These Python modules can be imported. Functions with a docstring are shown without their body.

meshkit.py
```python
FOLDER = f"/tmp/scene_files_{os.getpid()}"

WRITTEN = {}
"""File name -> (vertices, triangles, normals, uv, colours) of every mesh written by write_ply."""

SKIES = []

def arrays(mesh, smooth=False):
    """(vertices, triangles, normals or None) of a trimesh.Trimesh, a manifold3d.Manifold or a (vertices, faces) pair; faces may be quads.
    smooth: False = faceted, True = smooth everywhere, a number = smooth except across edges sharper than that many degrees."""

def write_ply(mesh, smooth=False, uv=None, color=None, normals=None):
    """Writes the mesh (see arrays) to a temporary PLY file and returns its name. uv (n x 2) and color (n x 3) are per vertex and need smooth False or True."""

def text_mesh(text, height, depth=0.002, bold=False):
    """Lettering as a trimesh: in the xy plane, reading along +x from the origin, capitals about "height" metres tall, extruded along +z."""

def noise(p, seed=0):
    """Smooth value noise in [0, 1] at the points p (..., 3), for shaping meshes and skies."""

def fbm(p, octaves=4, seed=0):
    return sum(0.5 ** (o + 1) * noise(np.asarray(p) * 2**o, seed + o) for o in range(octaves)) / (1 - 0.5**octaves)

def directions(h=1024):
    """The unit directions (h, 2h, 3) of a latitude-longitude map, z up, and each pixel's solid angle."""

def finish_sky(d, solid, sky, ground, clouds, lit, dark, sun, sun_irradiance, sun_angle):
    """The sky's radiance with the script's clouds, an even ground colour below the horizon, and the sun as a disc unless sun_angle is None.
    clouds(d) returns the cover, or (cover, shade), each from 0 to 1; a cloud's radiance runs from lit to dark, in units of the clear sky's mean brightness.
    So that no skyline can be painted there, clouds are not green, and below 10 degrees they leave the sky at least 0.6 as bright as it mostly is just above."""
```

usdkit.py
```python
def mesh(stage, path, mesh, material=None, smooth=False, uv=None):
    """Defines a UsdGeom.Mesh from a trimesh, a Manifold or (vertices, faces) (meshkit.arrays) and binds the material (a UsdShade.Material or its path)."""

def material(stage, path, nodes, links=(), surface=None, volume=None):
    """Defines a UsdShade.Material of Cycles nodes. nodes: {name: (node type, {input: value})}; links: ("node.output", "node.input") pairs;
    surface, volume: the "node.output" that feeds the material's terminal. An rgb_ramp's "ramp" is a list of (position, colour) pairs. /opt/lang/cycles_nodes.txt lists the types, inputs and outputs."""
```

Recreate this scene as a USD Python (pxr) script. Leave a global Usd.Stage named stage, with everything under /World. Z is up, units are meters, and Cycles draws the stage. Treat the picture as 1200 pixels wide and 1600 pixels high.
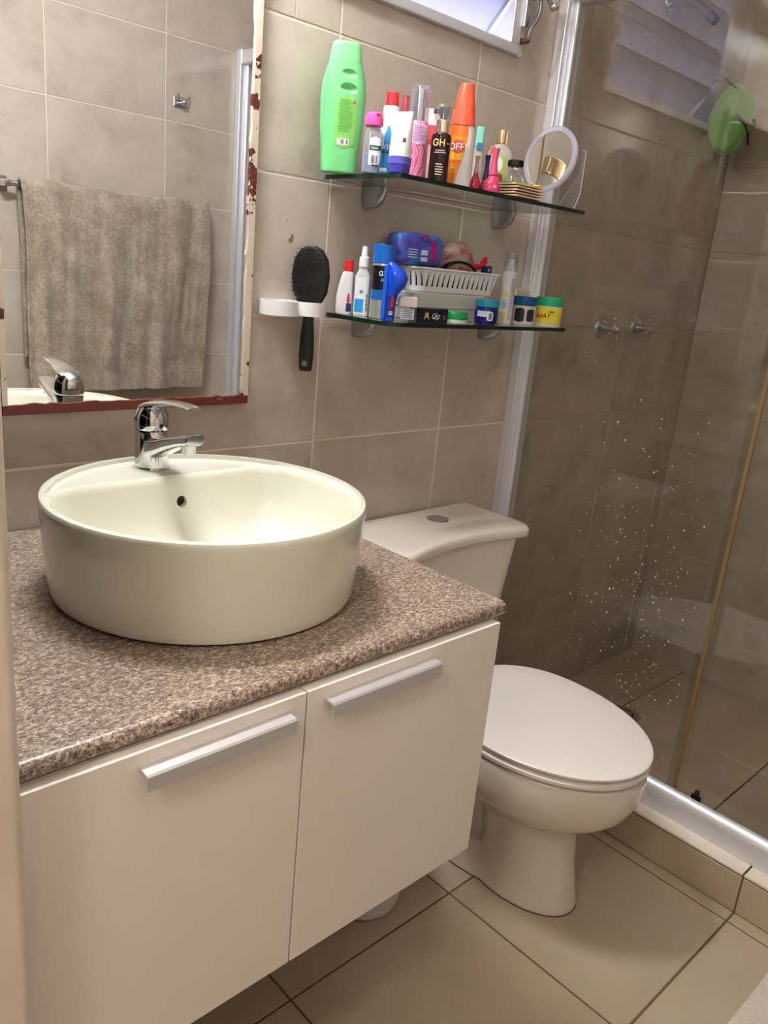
import math, random
import numpy as np
import trimesh
import manifold3d as m3
from shapely.geometry import Polygon, LineString, Point, box as sbox
from shapely import affinity
import usdkit, meshkit
from pxr import Usd, UsdGeom, UsdLux, UsdShade, Gf, Sdf

rng = np.random.default_rng(7)
random.seed(7)
stage = Usd.Stage.CreateInMemory()
UsdGeom.SetStageUpAxis(stage, UsdGeom.Tokens.z)
UsdGeom.SetStageMetersPerUnit(stage, 1.0)
UsdGeom.Xform.Define(stage, '/World')
UsdGeom.Scope.Define(stage, '/World/Looks')

# ------------------------------------------------------------------ camera
# Solved from the straight lines of the photograph: room axes x (along the basin wall), y (into it), z up.
CAM_AXES = np.array([[0.72798642, -0.67959194, 0.09050173],
                     [-0.135245, -0.2717628, -0.95281361],
                     [0.67211945, 0.68139546, -0.28975104]])   # rows: image right, image down, forward
cam = UsdGeom.Camera.Define(stage, '/World/camera')
_m = np.eye(4)
_m[0, :3], _m[1, :3], _m[2, :3], _m[3, :3] = CAM_AXES[0], -CAM_AXES[1], -CAM_AXES[2], (0.0, -1.3, 1.3)
cam.AddTransformOp().Set(Gf.Matrix4d(_m.tolist()))
cam.CreateHorizontalApertureAttr(36.0)
cam.CreateVerticalApertureAttr(48.0)
cam.CreateFocalLengthAttr(36.0 * 1253.5 / 1200.0)
cam.CreateClippingRangeAttr(Gf.Vec2f(0.01, 100))
cam.CreateExposureAttr(0.0)

# ------------------------------------------------------------------ light
dome = UsdLux.DomeLight.Define(stage, '/World/sky_light')          # overcast daylight outside the louvre window
dome.CreateColorAttr(Gf.Vec3f(0.80, 0.84, 1.0))
dome.CreateIntensityAttr(3.8)
LAMP, LAMP_POWER, LAMP_COLOUR = (0.58, -0.160, 2.13), 244.0, (0.97, 0.985, 1.0)   # frosted tube lamp over the mirror (built further down)
HALL_LAMP = (-0.62, -1.25, 2.1)
hall = UsdLux.SphereLight.Define(stage, '/World/hall_lamp_glow')   # fill light added in the unseen passage outside the door
hall.CreateRadiusAttr(0.14)
hall.CreateIntensityAttr(34.0)
hall.CreateColorAttr(Gf.Vec3f(1.0, 0.94, 0.86))
hall.AddTranslateOp().Set(HALL_LAMP)


# ------------------------------------------------------------------ scene helpers
def C(r, g, b):
    return tuple(((c / 255 + 0.055) / 1.055) ** 2.4 if c > 10.3 else c / 255 / 12.92 for c in (r, g, b))


_names = {}


def numbered(parent, name):
    k = _names.get((parent, name), 0)
    _names[(parent, name)] = k + 1
    return f'{parent}/{name}' if k == 0 else f'{parent}/{name}_{k:03d}'


def tag(p, label=None, cat=None, group=None, kind=None):
    p = p.GetPrim() if hasattr(p, 'GetPrim') else p
    for k, v in (('label', label), ('category', cat), ('group', group), ('kind', kind)):
        if v:
            p.SetCustomDataByKey(k, v)
    return p


def thing(name, label=None, cat=None, loc=(0, 0, 0), rz=0, group=None, kind=None, parent='/World'):
    x = UsdGeom.Xform.Define(stage, numbered(parent, name))
    x.AddTranslateOp().Set(Gf.Vec3d(*map(float, loc)))
    x.AddRotateZOp().Set(float(rz))
    return tag(x, label, cat, group, kind)


def pth(parent):
    return '/World' if parent is None else str(parent.GetPath())


def obj(name, mesh, mat, parent=None, smooth=30, label=None, cat=None, group=None, kind=None):
    m = usdkit.mesh(stage, numbered(pth(parent), name), mesh, mat, smooth)
    return tag(m.GetPrim(), label, cat, group, kind)


def dup(src, loc, rz=0, label=None, group=None):
    """A further copy of a finished thing, parts and all."""
    was = src.GetCustomData()
    x = UsdGeom.Xform.Define(stage, numbered('/World', src.GetName()))
    x.AddTranslateOp().Set(Gf.Vec3d(*map(float, loc)))
    x.AddRotateZOp().Set(float(rz))
    r = tag(x, label or was.get('label'), was.get('category'), group or was.get('group'))
    r.GetReferences().AddInternalReference(src.GetPath())
    r.SetInstanceable(True)
    return r


# ------------------------------------------------------------------ materials
_mats = {}


def mat(name, color=None, rough=0.5, **kw):
    """A plain principled material."""
    if name not in _mats:
        _mats[name] = usdkit.material(stage, f'/World/Looks/{name}', {'p': ('principled_bsdf', {'base_color': color, 'roughness': rough, **kw})}, surface='p.BSDF')
    return _mats[name]


def graph(name, nodes, links, surface):
    _mats[name] = usdkit.material(stage, f'/World/Looks/{name}', nodes, links, surface)
    return _mats[name]


def mottled(name, stops, scale, rough=0.4, detail=4, bump=0.0, bscale=60, noise_rough=0.55, vary=0.0, **kw):
    """Noise through a colour ramp (world position), a little bump, and a slight tone change from piece to piece."""
    nodes = {'g': ('geometry', {}), 'oi': ('object_info', {}),
             'off': ('vector_math', {'math_type': 'multiply_add', 'vector2': (9.0, 7.0, 5.0), 'vector3': (0, 0, 0)}),
             'n': ('noise_texture', {'scale': scale, 'detail': detail, 'roughness': noise_rough}),
             'r': ('rgb_ramp', {'ramp': stops}),
             'mr': ('math', {'math_type': 'multiply_add', 'value2': vary, 'value3': 1 - vary / 2}),
             'v': ('vector_math', {'math_type': 'scale'}),
             'p': ('principled_bsdf', {'roughness': rough, **kw})}
    links = [('oi.random', 'off.vector1'), ('g.position', 'off.vector3'), ('off.vector', 'n.vector'), ('n.fac', 'r.fac'),
             ('oi.random', 'mr.value1'), ('r.color', 'v.vector1'), ('mr.value', 'v.scale'), ('v.vector', 'p.base_color')]
    if bump:
        nodes['bn'] = ('noise_texture', {'scale': bscale, 'detail': 3.0})
        nodes['b'] = ('bump', {'strength': bump, 'distance': 0.004})
        links += [('g.position', 'bn.vector'), ('bn.fac', 'b.height'), ('b.normal', 'p.normal')]
    return graph(name, nodes, links, 'p.BSDF')


def clear(name, tint=(1, 1, 1), rough=0.0, gloss=1.0, body=None, body_fac=0.0):
    """A see-through pane or wall of plastic: straight transparency, a Schlick reflection, optionally some body colour."""
    nodes = {'lw': ('layer_weight', {'blend': 0.5}), 'pw': ('math', {'math_type': 'power', 'value2': 5.0}),
             'ma': ('math', {'math_type': 'multiply_add', 'value2': 0.96 * gloss, 'value3': 0.04 * gloss}),
             't': ('transparent_bsdf', {'color': tint}), 'gl': ('glossy_bsdf', {'color': (1, 1, 1), 'roughness': rough}),
             'm': ('mix_closure', {})}
    links = [('lw.facing', 'pw.value1'), ('pw.value', 'ma.value1'), ('ma.value', 'm.fac'), ('gl.BSDF', 'm.closure2')]
    if body_fac:
        nodes['d'] = ('diffuse_bsdf', {'color': body})
        nodes['m0'] = ('mix_closure', {'fac': body_fac})
        links += [('t.BSDF', 'm0.closure1'), ('d.BSDF', 'm0.closure2'), ('m0.closure', 'm.closure1')]
    else:
        links += [('t.BSDF', 'm.closure1')]
    return graph(name, nodes, links, 'm.closure')


M = {}
M['tile'] = mottled('wall_tile_glaze', [(0.22, C(158, 145, 132)), (0.40, C(187, 175, 162)), (0.58, C(199, 187, 175)), (0.75, C(207, 196, 184))], 6.5, 0.15, 7, 0.02, 30, 0.68, 0.05)
M['grout'] = mat('wall_grout', C(228, 215, 198), 0.8)
M['floortile'] = mottled('floor_tile_glaze', [(0.3, C(178, 161, 138)), (0.55, C(190, 173, 151)), (0.75, C(197, 182, 161))], 4.0, 0.32, 5, 0.015, 40, 0.6, 0.03)
M['floorgrout'] = mat('floor_grout', C(112, 88, 64), 0.85)
M['plaster'] = mat('white_plaster', C(236, 230, 220), 0.7)
M['hallpaint'] = mat('hall_paint', C(226, 216, 200), 0.6)
M['casing'] = mottled('casing_paint', [(0.3, C(214, 201, 190)), (0.6, C(228, 216, 206)), (0.8, C(234, 224, 214))], 9, 0.4, 4, 0.05, 25)
M['ceramic'] = mat('ivory_ceramic', C(227, 226, 211), 0.08, coat_weight=0.4)
M['bone'] = mat('bone_ceramic', C(228, 218, 207), 0.12, coat_weight=0.3)
M['seatplastic'] = mat('bone_plastic', C(242, 234, 228), 0.25)
M['chrome'] = mat('chrome', (0.68, 0.69, 0.70), 0.09, metallic=1.0)
M['chrome_dull'] = mat('dull_chrome', (0.62, 0.63, 0.64), 0.22, metallic=1.0)
M['alu'] = mat('anodised_aluminium', (0.88, 0.89, 0.95), 0.36, metallic=0.55)
M['handlealu'] = mat('satin_aluminium', (0.70, 0.70, 0.70), 0.38, metallic=0.7)
M['whitewood'] = mottled('white_laminate', [(0.35, C(238, 229, 222)), (0.65, C(242, 233, 227))], 3.0, 0.38, 3)
M['carcass'] = mat('white_board', C(214, 206, 194), 0.5)
M['mirror'] = mat('silvered_glass', (0.93, 0.94, 0.92), 0.0, metallic=1.0)
M['whiteplastic'] = mat('white_plastic', C(240, 238, 240), 0.3)
M['greyplastic'] = mat('grey_white_plastic', C(205, 205, 200), 0.4)
M['black'] = mat('black_plastic', C(16, 15, 15), 0.35)
M['blackrubber'] = mat('black_soft_plastic', C(14, 13, 13), 0.55)
M['dark'] = mat('dark_hole', C(20, 18, 15), 0.8)
M['gold'] = mat('gold_cap', (0.83, 0.66, 0.38), 0.22, metallic=1.0)
M['goldprint'] = mat('gold_print', C(214, 186, 110), 0.4)
M['silver'] = mat('silver_cap', (0.80, 0.80, 0.80), 0.12, metallic=1.0)
M['whiteprint'] = mat('white_print', C(245, 245, 245), 0.4)
M['blackprint'] = mat('black_print', C(25, 25, 28), 0.5)
M['greyprint'] = mat('grey_print', C(120, 120, 125), 0.5)


def hue(r, g, b, rough=0.3, **kw):
    return mat(f'plastic_{r}_{g}_{b}' + (f'_{int(rough * 100)}' if rough != 0.3 else ''), C(r, g, b), rough, **kw)


M['showerglass'] = clear('shower_glass', (0.91, 0.905, 0.885), 0.0)
M['shelfglass'] = clear('shelf_glass', (0.86, 0.92, 0.89), 0.0)
M['glassedge'] = mat('shelf_glass_edge', C(14, 40, 32), 0.12)
M['acrylic'] = clear('clear_acrylic', (0.93, 0.93, 0.96), 0.03, 1.3, C(225, 225, 240), 0.08)
M['clearplastic'] = clear('clear_plastic', (0.93, 0.93, 0.94), 0.04, 1.2, C(225, 225, 230), 0.05)
M['frostplastic'] = clear('frosted_plastic', (0.9, 0.88, 0.86), 0.15, 1.0, C(226, 220, 205), 0.65)
# granite laminate: flecks of cream, pink brown and dark brown
graph('granite_laminate', {
    'g': ('geometry', {}), 'mp': ('mapping', {'scale': (1.0, 1.7, 1.0)}),
    'n': ('noise_texture', {'scale': 185.0, 'detail': 3.0, 'roughness': 0.68}),
    'r': ('rgb_ramp', {'ramp': [(0.28, C(78, 63, 54)), (0.42, C(119, 101, 90)), (0.50, C(147, 128, 114)), (0.58, C(180, 162, 146)), (0.70, C(217, 202, 185))]}),
    'n2': ('noise_texture', {'scale': 420.0, 'detail': 1.0}),
    'r2': ('rgb_ramp', {'ramp': [(0.0, (0.25, 0.21, 0.2)), (0.33, (0.32, 0.27, 0.26)), (0.41, (1, 1, 1)), (1.0, (1, 1, 1))]}),
    'mx': ('mix', {'mix_type': 'multiply', 'fac': 1.0}), 'p': ('principled_bsdf', {'roughness': 0.33})},
    [('g.position', 'mp.vector'), ('mp.vector', 'n.vector'), ('g.position', 'n2.vector'), ('n.fac', 'r.fac'), ('n2.fac', 'r2.fac'), ('r.color', 'mx.color1'), ('r2.color', 'mx.color2'), ('mx.color', 'p.base_color')], 'p.BSDF')
M['granite'] = _mats['granite_laminate']


def peeling(name, bias):
    """Cream paint chipped down to red brown wood."""
    return graph(name, {
        'g': ('geometry', {}), 'n': ('noise_texture', {'scale': 26.0, 'detail': 5.0, 'roughness': 0.6}),
        'r': ('rgb_ramp', {'ramp': [(0.0, C(84, 30, 22)), (bias - 0.06, C(104, 40, 30)), (bias, C(74, 26, 20)), (bias + 0.006, C(212, 196, 178)), (1.0, C(222, 208, 192))]}),
        'b': ('bump', {'strength': 0.4, 'distance': 0.002}), 'p': ('principled_bsdf', {'roughness': 0.5})},
        [('g.position', 'n.vector'), ('n.fac', 'r.fac'), ('r.color', 'p.base_color'), ('n.fac', 'b.height'), ('b.normal', 'p.normal')], 'p.BSDF')


M['frame_chipped'] = peeling('chipped_frame_paint', 0.63)
M['frame_cream'] = peeling('cream_frame_paint', 0.435)
graph('terry_cloth', {
    'g': ('geometry', {}), 'n': ('noise_texture', {'scale': 130.0, 'detail': 4.0, 'roughness': 0.75}),
    'mx': ('mix', {'mix_type': 'multiply', 'fac': 1.0}), 'r3': ('rgb_ramp', {'ramp': [(0.36, (0.62, 0.60, 0.58)), (0.62, (1.0, 1.0, 1.0))]}),
    'n2': ('noise_texture', {'scale': 14.0, 'detail': 4.0}),
    'r': ('rgb_ramp', {'ramp': [(0.3, C(160, 144, 128)), (0.7, C(198, 184, 168))]}),
    'b': ('bump', {'strength': 0.9, 'distance': 0.004}), 'p': ('principled_bsdf', {'roughness': 0.95, 'sheen_weight': 0.3})},
    [('g.position', 'n.vector'), ('g.position', 'n2.vector'), ('n2.fac', 'r.fac'), ('n.fac', 'r3.fac'), ('r.color', 'mx.color1'), ('r3.color', 'mx.color2'), ('mx.color', 'p.base_color'), ('n.fac', 'b.height'), ('b.normal', 'p.normal')], 'p.BSDF')
M['terry'] = _mats['terry_cloth']
graph('louvre_glass', {
    'd': ('diffuse_bsdf', {'color': C(236, 236, 246)}), 't': ('translucent_bsdf', {'color': C(196, 196, 214)}), 'gl': ('glossy_bsdf', {'color': (1, 1, 1), 'roughness': 0.15}),
    'm': ('mix_closure', {'fac': 0.6}), 'm2': ('mix_closure', {'fac': 0.06})},
    [('d.BSDF', 'm.closure1'), ('t.BSDF', 'm.closure2'), ('m.closure', 'm2.closure1'), ('gl.BSDF', 'm2.closure2')], 'm2.closure')
M['louvre'] = _mats['louvre_glass']
graph('mesh_sponge', {
    'd': ('diffuse_bsdf', {'color': C(186, 234, 164)}), 't': ('translucent_bsdf', {'color': C(180, 236, 156)}), 'm': ('mix_closure', {'fac': 0.4})},
    [('d.BSDF', 'm.closure1'), ('t.BSDF', 'm.closure2')], 'm.closure')
M['pouf'] = _mats['mesh_sponge']
graph('dried_drop', {
    't': ('transparent_bsdf', {'color': (0.9, 0.9, 0.9)}), 'gl': ('glossy_bsdf', {'color': (1, 1, 1), 'roughness': 0.12}), 'd': ('diffuse_bsdf', {'color': (0.9, 0.88, 0.82)}),
    'm': ('mix_closure', {'fac': 0.5}), 'm2': ('mix_closure', {'fac': 0.95})},
    [('gl.BSDF', 'm.closure1'), ('d.BSDF', 'm.closure2'), ('t.BSDF', 'm2.closure1'), ('m.closure', 'm2.closure2')], 'm2.closure')
M['drop'] = _mats['dried_drop']  # near opaque white stands in for lamp glints on the drops


# ------------------------------------------------------------------ mesh helpers
def tm(man):
    q = man.to_mesh()
    return trimesh.Trimesh(np.asarray(q.vert_properties)[:, :3], np.asarray(q.tri_verts), process=False)


def mf(mesh):
    mesh = mesh.copy()
    mesh.merge_vertices()
    return m3.Manifold(m3.Mesh(np.asarray(mesh.vertices, np.float32), np.asarray(mesh.faces, np.uint32)))


def cat(*ms):
    return trimesh.util.concatenate([m for m in ms if m is not None])


def box(x0, y0, z0, x1, y1, z1):
    b = trimesh.creation.box(extents=(x1 - x0, y1 - y0, z1 - z0))
    b.apply_translation(((x0 + x1) / 2, (y0 + y1) / 2, (z0 + z1) / 2))
    return b


def rbox(x0, y0, z0, x1, y1, z1, r=0.003, seg=8):
    pts = []
    s = tm(m3.Manifold.sphere(r, seg)).vertices
    for x in (x0 + r, x1 - r):
        for y in (y0 + r, y1 - r):
            for z in (z0 + r, z1 - r):
                pts.append(s + (x, y, z))
    return tm(m3.Manifold.hull_points(np.vstack(pts)))


def hull(pts):
    return tm(m3.Manifold.hull_points(np.asarray(pts, float)))


def cyl(p, q, r, r2=None, seg=24):
    """A (tapering) rod from p to q."""
    p, q = np.asarray(p, float), np.asarray(q, float)
    h = np.linalg.norm(q - p)
    c = tm(m3.Manifold.cylinder(h, r, r if r2 is None else r2, seg))
    c.apply_transform(trimesh.geometry.align_vectors((0, 0, 1), (q - p) / h))
    c.apply_translation(p)
    return c


def lathe(prof, seg=48):
    """prof: (radius, height) from the bottom axis to the top axis."""
    return trimesh.creation.revolve(np.asarray(prof, float), sections=seg)


def tube(path, r, seg=12):
    path = np.asarray(path, float)
    n = len(path)
    rr = np.broadcast_to(np.asarray(r, float), (n,))
    t = np.gradient(path, axis=0)
    t /= np.linalg.norm(t, axis=1)[:, None]
    u = np.cross(t[0], (0, 0, 1) if abs(t[0][2]) < 0.9 else (1, 0, 0))
    u /= np.linalg.norm(u)
    V = []
    for k in range(n):
        u = u - t[k] * (u @ t[k])
        u /= np.linalg.norm(u)
        w = np.cross(t[k], u)
        a = np.linspace(0, 2 * np.pi, seg, endpoint=False)
        V.append(path[k] + rr[k] * (np.cos(a)[:, None] * u + np.sin(a)[:, None] * w))
    return skin(V)


def skin(rings, caps=True):
    """Closed skin over rings of equal length."""
    rings = [np.asarray(r, float) for r in rings]
    n, k = len(rings[0]), len(rings)
    V = np.vstack(rings)
    F = []
    for i in range(k - 1):
        for j in range(n):
            a, b = i * n + j, i * n + (j + 1) % n
            F += [(a, b, b + n), (a, b + n, a + n)]
    if caps:
        V = np.vstack([V, rings[0].mean(0), rings[-1].mean(0)])
        c0, c1 = k * n, k * n + 1
        for j in range(n):
            F += [(c0, (j + 1) % n, j), (c1, (k - 1) * n + j, (k - 1) * n + (j + 1) % n)]
    m = trimesh.Trimesh(V, F, process=False)
    if caps and m.volume < 0:
        m.invert()
    return m


def smoothpath(pts, n=24):
    from scipy.interpolate import CubicSpline
    pts = np.asarray(pts, float)
    s = np.r_[0, np.cumsum(np.linalg.norm(np.diff(pts, axis=0), axis=1))]
    return CubicSpline(s, pts)(np.linspace(0, s[-1], n))


def sec(z, rx, ry=None, n=2.0, cx=0.0, cy=0.0):
    return (z, rx, rx if ry is None else ry, n, cx, cy)


def ring(s, m=36):
    z, rx, ry, n, cx, cy = s
    p = np.linspace(0, 2 * np.pi, m, endpoint=False)
    sx, cx_ = np.sin(p), np.cos(p)
    x = cx + rx * np.sign(sx) * np.abs(sx) ** (2 / n)
    y = cy - ry * np.sign(cx_) * np.abs(cx_) ** (2 / n)
    return np.c_[x, y, np.full(m, z)]


def loft(secs, m=36):
    return skin([ring(sec(*s) if len(s) < 6 else s, m) for s in secs])


def full(secs):
    return [sec(*s) if len(s) < 6 else s for s in secs]


def onto(secs, xz, off=0.0006):
    """Points (x, z) on the front (-y side) of a loft, pushed out by off."""
    S = np.array(full(secs))
    x, z = np.asarray(xz[0], float), np.asarray(xz[1], float)
    g = lambda k: np.interp(z, S[:, 0], S[:, k])
    rx, ry, n, cx, cy = g(1), g(2), g(3), g(4), g(5)
    t = np.clip(np.abs(x - cx) / rx, 0, 0.985)
    y = cy - ry * (1 - t ** n) ** (1 / n)
    return np.c_[x, y - off, z]


def decal(secs, x0, x1, z0, z1, off=0.0006, shape='rect', nx=14, nz=8):
    """A printed patch on the front of a loft: a thin skin that follows it."""
    if shape == 'rect':
        X, Z = np.meshgrid(np.linspace(x0, x1, nx), np.linspace(z0, z1, nz))
    else:
        X, Z = np.meshgrid(np.linspace(-1, 1, nx), np.linspace(-1, 1, nz * 2))
        if shape == 'drop':
            wd = np.sqrt(np.clip(1 - Z ** 2, 0.0, 1)) * np.clip(1.0 - 0.28 * (Z + 1), 0.2, 1)
        else:
            wd = np.sqrt(np.clip(1 - np.abs(Z) ** (2 if shape == 'ellipse' else 6), 0.0, 1)) if shape != 'round' else np.clip(1 - np.abs(Z) ** 8, 0, 1) ** (1 / 4)
        X = X * wd
        X, Z = (x0 + x1) / 2 + X * (x1 - x0) / 2, (z0 + z1) / 2 + Z * (z1 - z0) / 2
        nz = nz * 2
    V = onto(secs, (X.ravel(), Z.ravel()), off)
    F = []
    for i in range(nz - 1):
        for j in range(nx - 1):
            a = i * nx + j
            F += [(a, a + 1, a + nx + 1), (a, a + nx + 1, a + nx)]
    return trimesh.Trimesh(V, F, process=False)


def words(secs, text, height, x, z, off=0.0011, bold=True, slant=0.0, rise=0.0):
    """Lettering centred at x, baseline z on the front of a loft."""
    t = meshkit.text_mesh(text, height, 0.0004, bold)
    v = t.vertices.copy()
    v[:, 0] -= (v[:, 0].min() + v[:, 0].max()) / 2
    X = v[:, 0] + slant * v[:, 1]
    P = onto(secs, (x + X, z + v[:, 1] + rise * v[:, 0]), off)
    P[:, 1] -= v[:, 2]
    return trimesh.Trimesh(P, t.faces, process=False)


def bars(secs, x0, x1, z0, z1, n, off=0.001, upright=True, seed=1):
    """A bar code (upright) or lines of small print."""
    r = np.random.default_rng(seed)
    out = []
    if upright:
        e = np.sort(np.r_[x0, x1, r.uniform(x0, x1, 2 * n - 2)])
        for a, b in zip(e[::2], e[1::2]):
            out.append(decal(secs, a, max(b, a + 0.0004), z0, z1, off, nx=2, nz=2))
    else:
        for k in range(n):
            z = z0 + (z1 - z0) * (k + 0.5) / n
            h = (z1 - z0) / n * 0.22
            a = x0 + (x1 - x0) * r.uniform(0, 0.12)
            b = x1 - (x1 - x0) * r.uniform(0, 0.3)
            out.append(decal(secs, a, b, z - h, z + h, off, nx=6, nz=2))
    return cat(*out)


def move(mesh, t=(0, 0, 0), rz=0, ry=0, rx=0):
    m = mesh.copy()
    for a, ax in ((rx, (1, 0, 0)), (ry, (0, 1, 0)), (rz, (0, 0, 1))):
        if a:
            m.apply_transform(trimesh.transformations.rotation_matrix(math.radians(a), ax))
    m.apply_translation(t)
    return m


def tile(a0, b0, a1, b1, place, t=0.006, c=0.0012):
    """One tile: bevelled plate; place(a, b, d) puts it in the room, d = height over the face."""
    v = [(a0, b0, -t), (a1, b0, -t), (a1, b1, -t), (a0, b1, -t), (a0, b0, -c), (a1, b0, -c), (a1, b1, -c), (a0, b1, -c),
         (a0 + c, b0 + c, 0), (a1 - c, b0 + c, 0), (a1 - c, b1 - c, 0), (a0 + c, b1 - c, 0)]
    f = [(8, 9, 10), (8, 10, 11)]
    for lo, hi in ((0, 4), (4, 8)):
        for k in range(4):
            n = (k + 1) % 4
            f += [(lo + k, lo + n, hi + n), (lo + k, hi + n, hi + k)]
    V = np.array([place(*p) for p in v])
    T = trimesh.Trimesh(V, f, process=False)
    e = np.array(place(0, 0, 1.0)) - np.array(place(0, 0, 0))
    if T.face_normals[0] @ e < 0:
        T.invert()
    return T


def tiles(parent, a_lines, b_lines, place, m, g=0.0034, holes=()):
    """Tiles between the joint lines; a hole cuts the tiles that it crosses into smaller rectangles."""
    for i in range(len(a_lines) - 1):
        for j in range(len(b_lines) - 1):
            r = [(a_lines[i] + g / 2, b_lines[j] + g / 2, a_lines[i + 1] - g / 2, b_lines[j + 1] - g / 2)]
            for h in holes:
                nxt = []
                for (x0, y0, x1, y1) in r:
                    if h[0] >= x1 or h[2] <= x0 or h[1] >= y1 or h[3] <= y0:
                        nxt.append((x0, y0, x1, y1))
                        continue
                    lx, hx = max(x0, h[0]), min(x1, h[2])
                    nxt += [q for q in ((x0, y0, lx, y1), (hx, y0, x1, y1), (lx, y0, hx, max(y0, h[1])), (lx, min(y1, h[3]), hx, y1)) if q[2] - q[0] > 0.008 and q[3] - q[1] > 0.008]
                r = nxt
            for q in r:
                obj('tile', tile(*q, place), m, parent, smooth=False)


# ------------------------------------------------------------------ the setting
CEIL, XR, XL, YF = 2.42, 2.665, 0.20, -1.365      # ceiling height, shower end wall, door wall, wall opposite the basin
WIN = (0.95, 1.576, 1.778, 2.36)                  # louvre window opening: x0, x1, z0, z1
rows = [-0.0795 + 0.2545 * k for k in range(11)]
rows[0], rows[-1] = 0.0, CEIL
cols = [XL] + [0.275 + 0.3887 * k for k in range(7)] + [XR]

wb = thing('wall_back', 'beige glazed tile wall behind the basin and the glass shelves', 'wall', kind='structure')
slab = mf(box(0.06, 0.0010, -0.1, XR + 0.14, 0.14, CEIL + 0.05)) - mf(box(WIN[0], -1, WIN[2], WIN[1], 1, WIN[3]))
obj('grout_bed', tm(slab ^ mf(box(-1, -1, -1, 1.72, 1, 4))), M['grout'], wb, False)
M['wetgrout'] = mat('shower_grout', C(186, 170, 152), 0.75)
obj('grout_bed', tm(slab ^ mf(box(1.72, -1, -1, 4, 1, 4))), M['wetgrout'], wb, False)
tiles(wb, cols, rows, lambda a, b, d: (a, -d, b), M['tile'], holes=[(WIN[0], WIN[2], WIN[1], WIN[3])])
for k, (sx, sz, s) in enumerate(((0.968, 1.338, 1.0), (0.963, 1.333, 0.55), (0.955, 1.368, 0.3))):
    a = np.linspace(0, 2 * np.pi, 14, endpoint=False)
    rr = s * 0.011 * (0.55 + 0.45 * rng.random(14))
    p = trimesh.creation.extrude_polygon(Polygon(np.c_[0.45 * rr * np.cos(a), rr * np.sin(a)]), 0.0003)
    obj('chip_mark', move(p, (sx, 0.0001, sz), rx=90), mat('chip_brown', C(146, 120, 98), 0.8), wb, False, label='small brown chip in the glaze' if k == 0 else None)

wr = thing('wall_right', 'beige tile end wall of the shower', 'wall', kind='structure')
obj('grout_bed', box(XR + 0.0010, YF - 0.14, -0.1, XR + 0.14, 0.0, CEIL + 0.05), M['wetgrout'], wr, False)
tiles(wr, [YF, -1.166, -0.7774, -0.3887, 0.0], rows, lambda a, b, d: (XR - d, a, b), M['tile'])

wf = thing('wall_front', 'beige tile wall opposite the basin, seen in the mirror', 'wall', kind='structure')
obj('grout_bed', box(0.06, YF - 0.14, -0.1, XR + 0.14, YF - 0.0016, CEIL + 0.05), M['grout'], wf, False)
tiles(wf, [XL, 0.648, 1.037, 1.4255, 1.814, 2.203, 2.592, XR], [0.0, 0.176, 0.430, 0.684, 0.938, 1.192, 1.446, 1.70, 1.954, 2.208, CEIL], lambda a, b, d: (a, YF + d, b), M['tile'])

wl = thing('wall_left', 'beige tile wall beside the vanity with the doorway', 'wall', kind='structure')
obj('grout_bed', cat(box(0.06, -0.66, -0.1, XL - 0.0016, 0.0, CEIL + 0.05), box(0.06, YF, 2.08, XL - 0.0016, -0.66, CEIL + 0.05)), M['grout'], wl, False)
tiles(wl, [-0.66, -0.3887, -0.006], rows, lambda a, b, d: (XL - 0.0016 + d * 0.2, a, b), M['tile'])

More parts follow.
